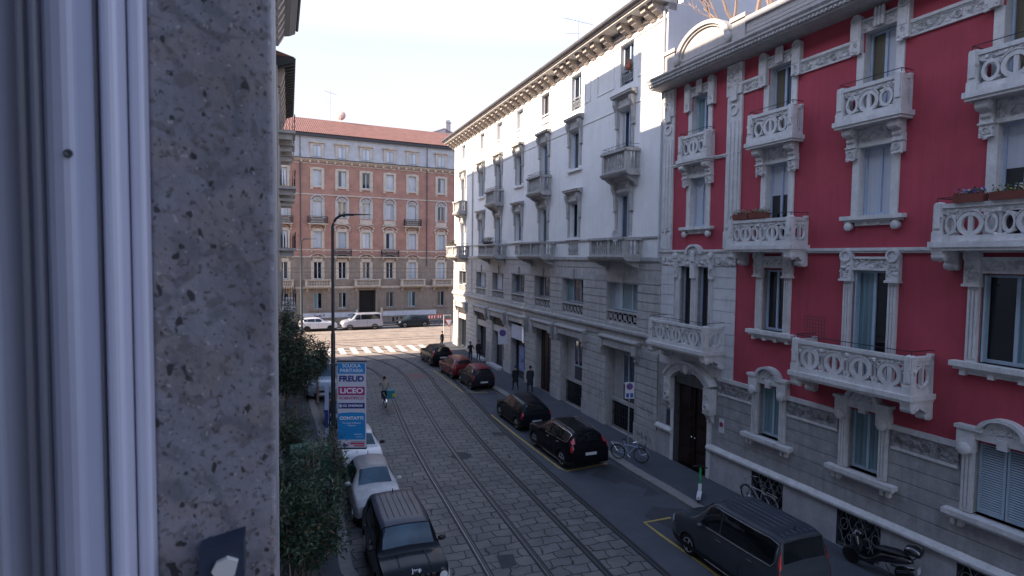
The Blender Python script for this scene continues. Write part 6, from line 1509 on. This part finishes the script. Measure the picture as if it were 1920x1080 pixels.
rt = (R(90), 0, 0)
for s_, sz, mt_, f, of in (('SCUOLA', .22, wt, .042, .002), ('PARITARIA', .22, wt, .098, .002), ('FREUD', .36, bl2, .195, .012), ('LICEO', .33, wt, .335, .008), ('SCIENTIFICO', .175, pk, .42, .004), ('02 29409630', .14, wt, .508, .003), ('CONTATTI', .2, wt, .655, .006), ('Via Cola di Rienzo', .1, wt, .71, .0), ('Milano', .09, wt, .74, 0)):
    o = text(s_, sz*.85, mt_, bn, (.05 if f == .508 else 0, -.008, zz(f)), rt, .002, of)
    w_ = max(v.co.x for v in o.data.vertices)-min(v.co.x for v in o.data.vertices); tw = {'SCUOLA': .78, 'PARITARIA': .98, 'FREUD': 1.06, 'LICEO': .98, 'SCIENTIFICO': 1.06, '02 29409630': .84, 'CONTATTI': 1.02, 'Via Cola di Rienzo': .8, 'Milano': .34}[s_]; o.scale = (tw/w_*bw/.6, 1, 1)
m = MB(1, 1); m.m = 0; m.ring(-.42, zz(.508), .065, .048, -.01, -.006, 16); m.box(-.44, -.40, -.01, -.006, zz(.52), zz(.497)); m.box(.1, .4, -.01, -.006, zz(.845), zz(.84)); m.box(.15, .45, -.01, -.006, zz(.875), zz(.872)); m.m = 1; m.box(-.05, .5, -.01, 0, zz(.962), zz(.945)); m.box(.1, .5, -.01, 0, zz(.985), zz(.972)); m.m = 2; m.prism([(-.35, zz(.985)), (-.12, zz(.985)), (-.3, zz(.94))], 'w', -.01, 0); m.box(-.02, .5, -.01, 0, zz(.937), zz(.93))
m.build('printed_marks', [wt, rd_, bl2], bn)
m = MB(1, 1); m.m = 0; m.box(-bw-.52, -bw-.38, .1, .16, 1.9, 3.9); m.m = 1; m.box(-bw-.52, -bw-.38, .09, .1, 2.3, 3.0); m.build('side_panel', [mat('banner_side', (.3, .36, .55), .5, .1), bl2], bn)
def sign_post(label, x, y, h, pw, ph, rz, boxes=False):
    e = empty('road_sign', G(x, y, .13), rz, label, 'road sign')
    m = MB(1, 1); m.tube([(0, 0, 0), (0, 0, h)], .03, 8); m.build('post', mat('zinc_post', (.30, .31, .33), .45, .1, metal=.4), e, 50)
    m = MB(1, 1); m.box(-pw/2, pw/2, -.055, -.04, h-ph, h); p = m.build('plate', mat('sign_plate_white', (.55, .56, .62), .5, .05, 3), e)
    for q in (1,):
        s2 = MB(1, 1); r = pw*.36; zc = h-pw*.46; s2.m = 0; s2.lathe((0, -.055, zc), [(r, 0), (r, -.008)], 24, 'w'); s2.m = 1; s2.lathe((0, -.063, zc), [(r*.78, 0), (r*.78, -.004)], 24, 'w')
        s2.m = 0; a = r*.62; t = .03; s2.prism([(-a-t/2, zc+a-t/2), (-a+t/2, zc+a+t/2), (a+t/2, zc-a+t/2), (a-t/2, zc-a-t/2)], 'w', -.071, -.067)
        if boxes: s2.m = 1; s2.box(-pw*.36, -pw*.06, -.062, -.055, h-ph+.05, h-ph+.24); s2.box(pw*.08, pw*.4, -.062, -.055, h-ph+.05, h-ph+.24)
        s2.build('symbol', [mat('sign_red2', (.28, .03, .06), .5, 0), mat('sign_blue2', (.02, .07, .30), .5, 0)], e)
    return e
sign_post('white plate with round no-stopping symbol on a post in front of the shops', -.58, 38.0, 3.75, .68, 1.15, R(5))
sign_post('white plate with no-stopping symbol and two small blue panels above the pale blue bicycle', 4.85, 23.55, 3.35, .42, .74, R(5), True)
yp = empty('yield_sign', G(-6.35, 54.2, .05), R(22), 'red-edged triangular give-way sign on a thin post at the street corner', 'road sign')
m = MB(1, 1); m.tube([(0, 0, 0), (0, 0, 3.0)], .035, 8); m.tube([(.75, 0, 0), (.75, 0, 3.0)], .03, 8); m.tube([(0, 0, 2.95), (.75, 0, 2.95)], .03, 6); m.build('post', mat('pale_post', (.5, .5, .52), .5, .1), yp)
m = MB(1, 1); m.m = 0; m.prism([(.05, 2.55), (1.05, 2.55), (.55, 1.7)], 'w', -.06, -.045); m.m = 1; m.prism([(.2, 2.47), (.9, 2.47), (.55, 1.87)], 'w', -.068, -.06); m.build('plate', [mat('yield_red', (.5, .05, .05), .5, .05), wt], yp)
wb_ = empty('roadwork_barrier', G(-9.0, 68.2, .13), R(26), 'red and white roadwork barrier boards by the brick house beyond the corner', 'barrier')
m = MB(1, 1); m.m = 0; m.box(-.9, .0, 0, .06, .9, 1.3); m.box(.25, .9, 0, .06, .9, 1.4); m.m = 1
for x in (-.8, -.45, -.1, .4, .7): m.prism([(x-.08, .92), (x+.04, .92), (x+.1, 1.28), (x-.02, 1.28)], 'w', -.01, 0)
m.m = 2; m.box(-.8, -.74, 0, .06, 0, .7); m.box(-.15, -.09, 0, .06, 0, .7); m.box(.55, .6, 0, .06, 0, .9)
m.build('board', [mat('barrier_red', (.45, .05, .04), .5, .1), wt, 'gutter'], wb_)
# green recycling container
e = empty('recycling_container', G(-7.1, 20.5, .13), aW, 'dark green street container half hidden by the oleanders', 'container')
gm_ = mat('container_green', (.01, .10, .065), .4, .15, 3, coat=.2)
m = MB(1, 1); m.prism([(-.45, 0), (.45, 0), (.5, 1.05), (.42, 1.3), (-.42, 1.3), (-.5, 1.05)], 'u', -.75, .75); m.build('bin_body', gm_, e)
m = MB(1, 1); m.prism([(-.5, 1.3), (.5, 1.3), (.3, 1.42), (-.3, 1.42)], 'u', -.8, .8); m.build('lid', gm_, e)
m = MB(1, 1); m.box(-.25, .3, -.515, -.49, .6, .9); m.build('sticker', 'plate', e)

# ================================================================= PLANTS ON THE LEFT
leafm = [mat('oleander_leaf', (.022, .046, .026), .5, .3, 2, spec=.5), mat('pale_oleander_leaf', (.055, .092, .050), .5, .3, 2), mat('dry_leaf', (.16, .09, .045), .7, .3, 3)]
def shrub(name, label, x, y, h, rx, ry, n, seed, leaf=.15, wd=.024, base=.35, stems=9, cat='shrub', pale=.25, group=None, trunk=.0):
    rg = random.Random(seed); e = empty(name, G(x, y, .12), 0, label, cat, group)
    m = MB(1, 1); tips = []
    if trunk: m.tube([(0, 0, 0), (.03, .02, trunk*.5), (0, .04, trunk)], .1, 8, .07)
    for i in range(stems):
        a = rg.uniform(0, 2*math.pi); rr = rg.random()**.5; p = Vector((0, 0, trunk)) if trunk else Vector((rg.uniform(-.25, .25)*rx, rg.uniform(-.25, .25)*ry, 0)); e_ = Vector((rx*rr*math.cos(a), ry*rr*math.sin(a), h*(1-.45*rr*rr)*rg.uniform(.75, 1)))
        pts = [p+(e_-p)*t+Vector((0, 0, .12*math.sin(t*3)*h)) for t in (0, .35, .7, 1)]; m.tube(pts, .022 if not trunk else .04, 5, .008)
        for _ in range(9): t = rg.uniform(.3, 1); b = p+(e_-p)*t; q = b+Vector((rg.uniform(-1, 1)*rx*.42, rg.uniform(-1, 1)*ry*.42, rg.uniform(-.3, .9)*h*.2)); m.tube([b, q], .007, 3, .004); tips.append(q); tips.append(b+(q-b)*.6)
    m.build('stems', bark, e); lf = MB(1, 1); k = n//len(tips)+1
    for t in tips:
        if t.z < h*base*.5: continue
        ax = Vector((rg.uniform(-1, 1), rg.uniform(-1, 1), rg.uniform(.2, 1.6))).normalized(); mi = 1 if rg.random() < pale else 0
        for _ in range(k):
            c = t+Vector((rg.gauss(0, .13), rg.gauss(0, .13), rg.gauss(0, .14))); d = (ax+Vector((rg.gauss(0, .8), rg.gauss(0, .8), rg.gauss(0, .6)))).normalized(); L = leaf*rg.uniform(.6, 1.5)
            s_ = d.cross(Vector((rg.gauss(0, 1), rg.gauss(0, 1), rg.gauss(0, 1)))).normalized()*wd*rg.uniform(.5, 1.0); dr = Vector((0, 0, -L*.18))
            lf.m = 2 if rg.random() < .03 else mi; lf.face([c, c+d*L*.5+s_, c+d*L+dr, c+d*L*.5-s_])
    lf.build('leaves', leafm, e, recalc=False); return e
# positions along the pavement in front of the camera's own facade
shrub('oleander', 'oleander bush with broad dark leaves nearest the camera, at the bottom edge', -5.0, 13.6, 3.4, .95, 1.0, 5200, 1, .16, .034, pale=.3)
shrub('oleander', 'oleander bush with dry twigs beside the black boxy car', -5.35, 15.6, 3.3, .8, 1.1, 4200, 2, .15, .028, pale=.3)
shrub('oleander', 'oleander bush with long leaves beside the small dirty-roofed white car', -6.2, 17.6, 3.1, .8, 1.0, 3800, 3, .17, .022, pale=.45)
shrub('oleander', 'thin oleander branch reaching in front of the blue school banner', -5.75, 18.9, 2.7, .5, .5, 1100, 4, .18, .02, pale=.4)
shrub('oleander', 'pale-leaved oleander at the marble jamb, left of the green container', -8.25, 21.6, 2.9, .6, .8, 3000, 5, .19, .022, pale=.7)
shrub('oleander', 'low oleander between the green container and the marble jamb', -7.0, 18.0, 2.2, .8, .8, 2600, 6, .16, .024, pale=.35)
shrub('evergreen_tree', 'dense evergreen street tree left of the lamp post, nearer of two', -10.75, 28.6, 4.9, 1.5, 1.4, 9000, 7, .17, .035, .3, 16, 'tree', .12, None, 1.0)
shrub('evergreen_tree', 'dense evergreen street tree at the marble jamb, farther of two', -12.6, 32.3, 5.6, 1.35, 1.3, 8000, 8, .18, .036, .3, 16, 'tree', .12, None, 1.0)
shrub('evergreen_tree', 'small evergreen in front of the pale blue van', -10.6, 31.5, 3.9, .9, .9, 4200, 9, .17, .032, .3, 12, 'tree', .15, None, 1.3)
dry = mat('withered_leaf', (.30, .15, .09), .8, .3, 3); leafm = [dry, mat('withered_leaf_pale', (.42, .24, .16), .8, .3, 3), dry]
e = shrub('withered_hedge', 'withered reddish-brown hedge behind the parapet of the red house', 0, 0, 3.6, 1.3, .7, 3600, 21, .12, .03, stems=14); e.location = onroof(5.9, -1.3, 14.6)
bpy.context.view_layer.update()
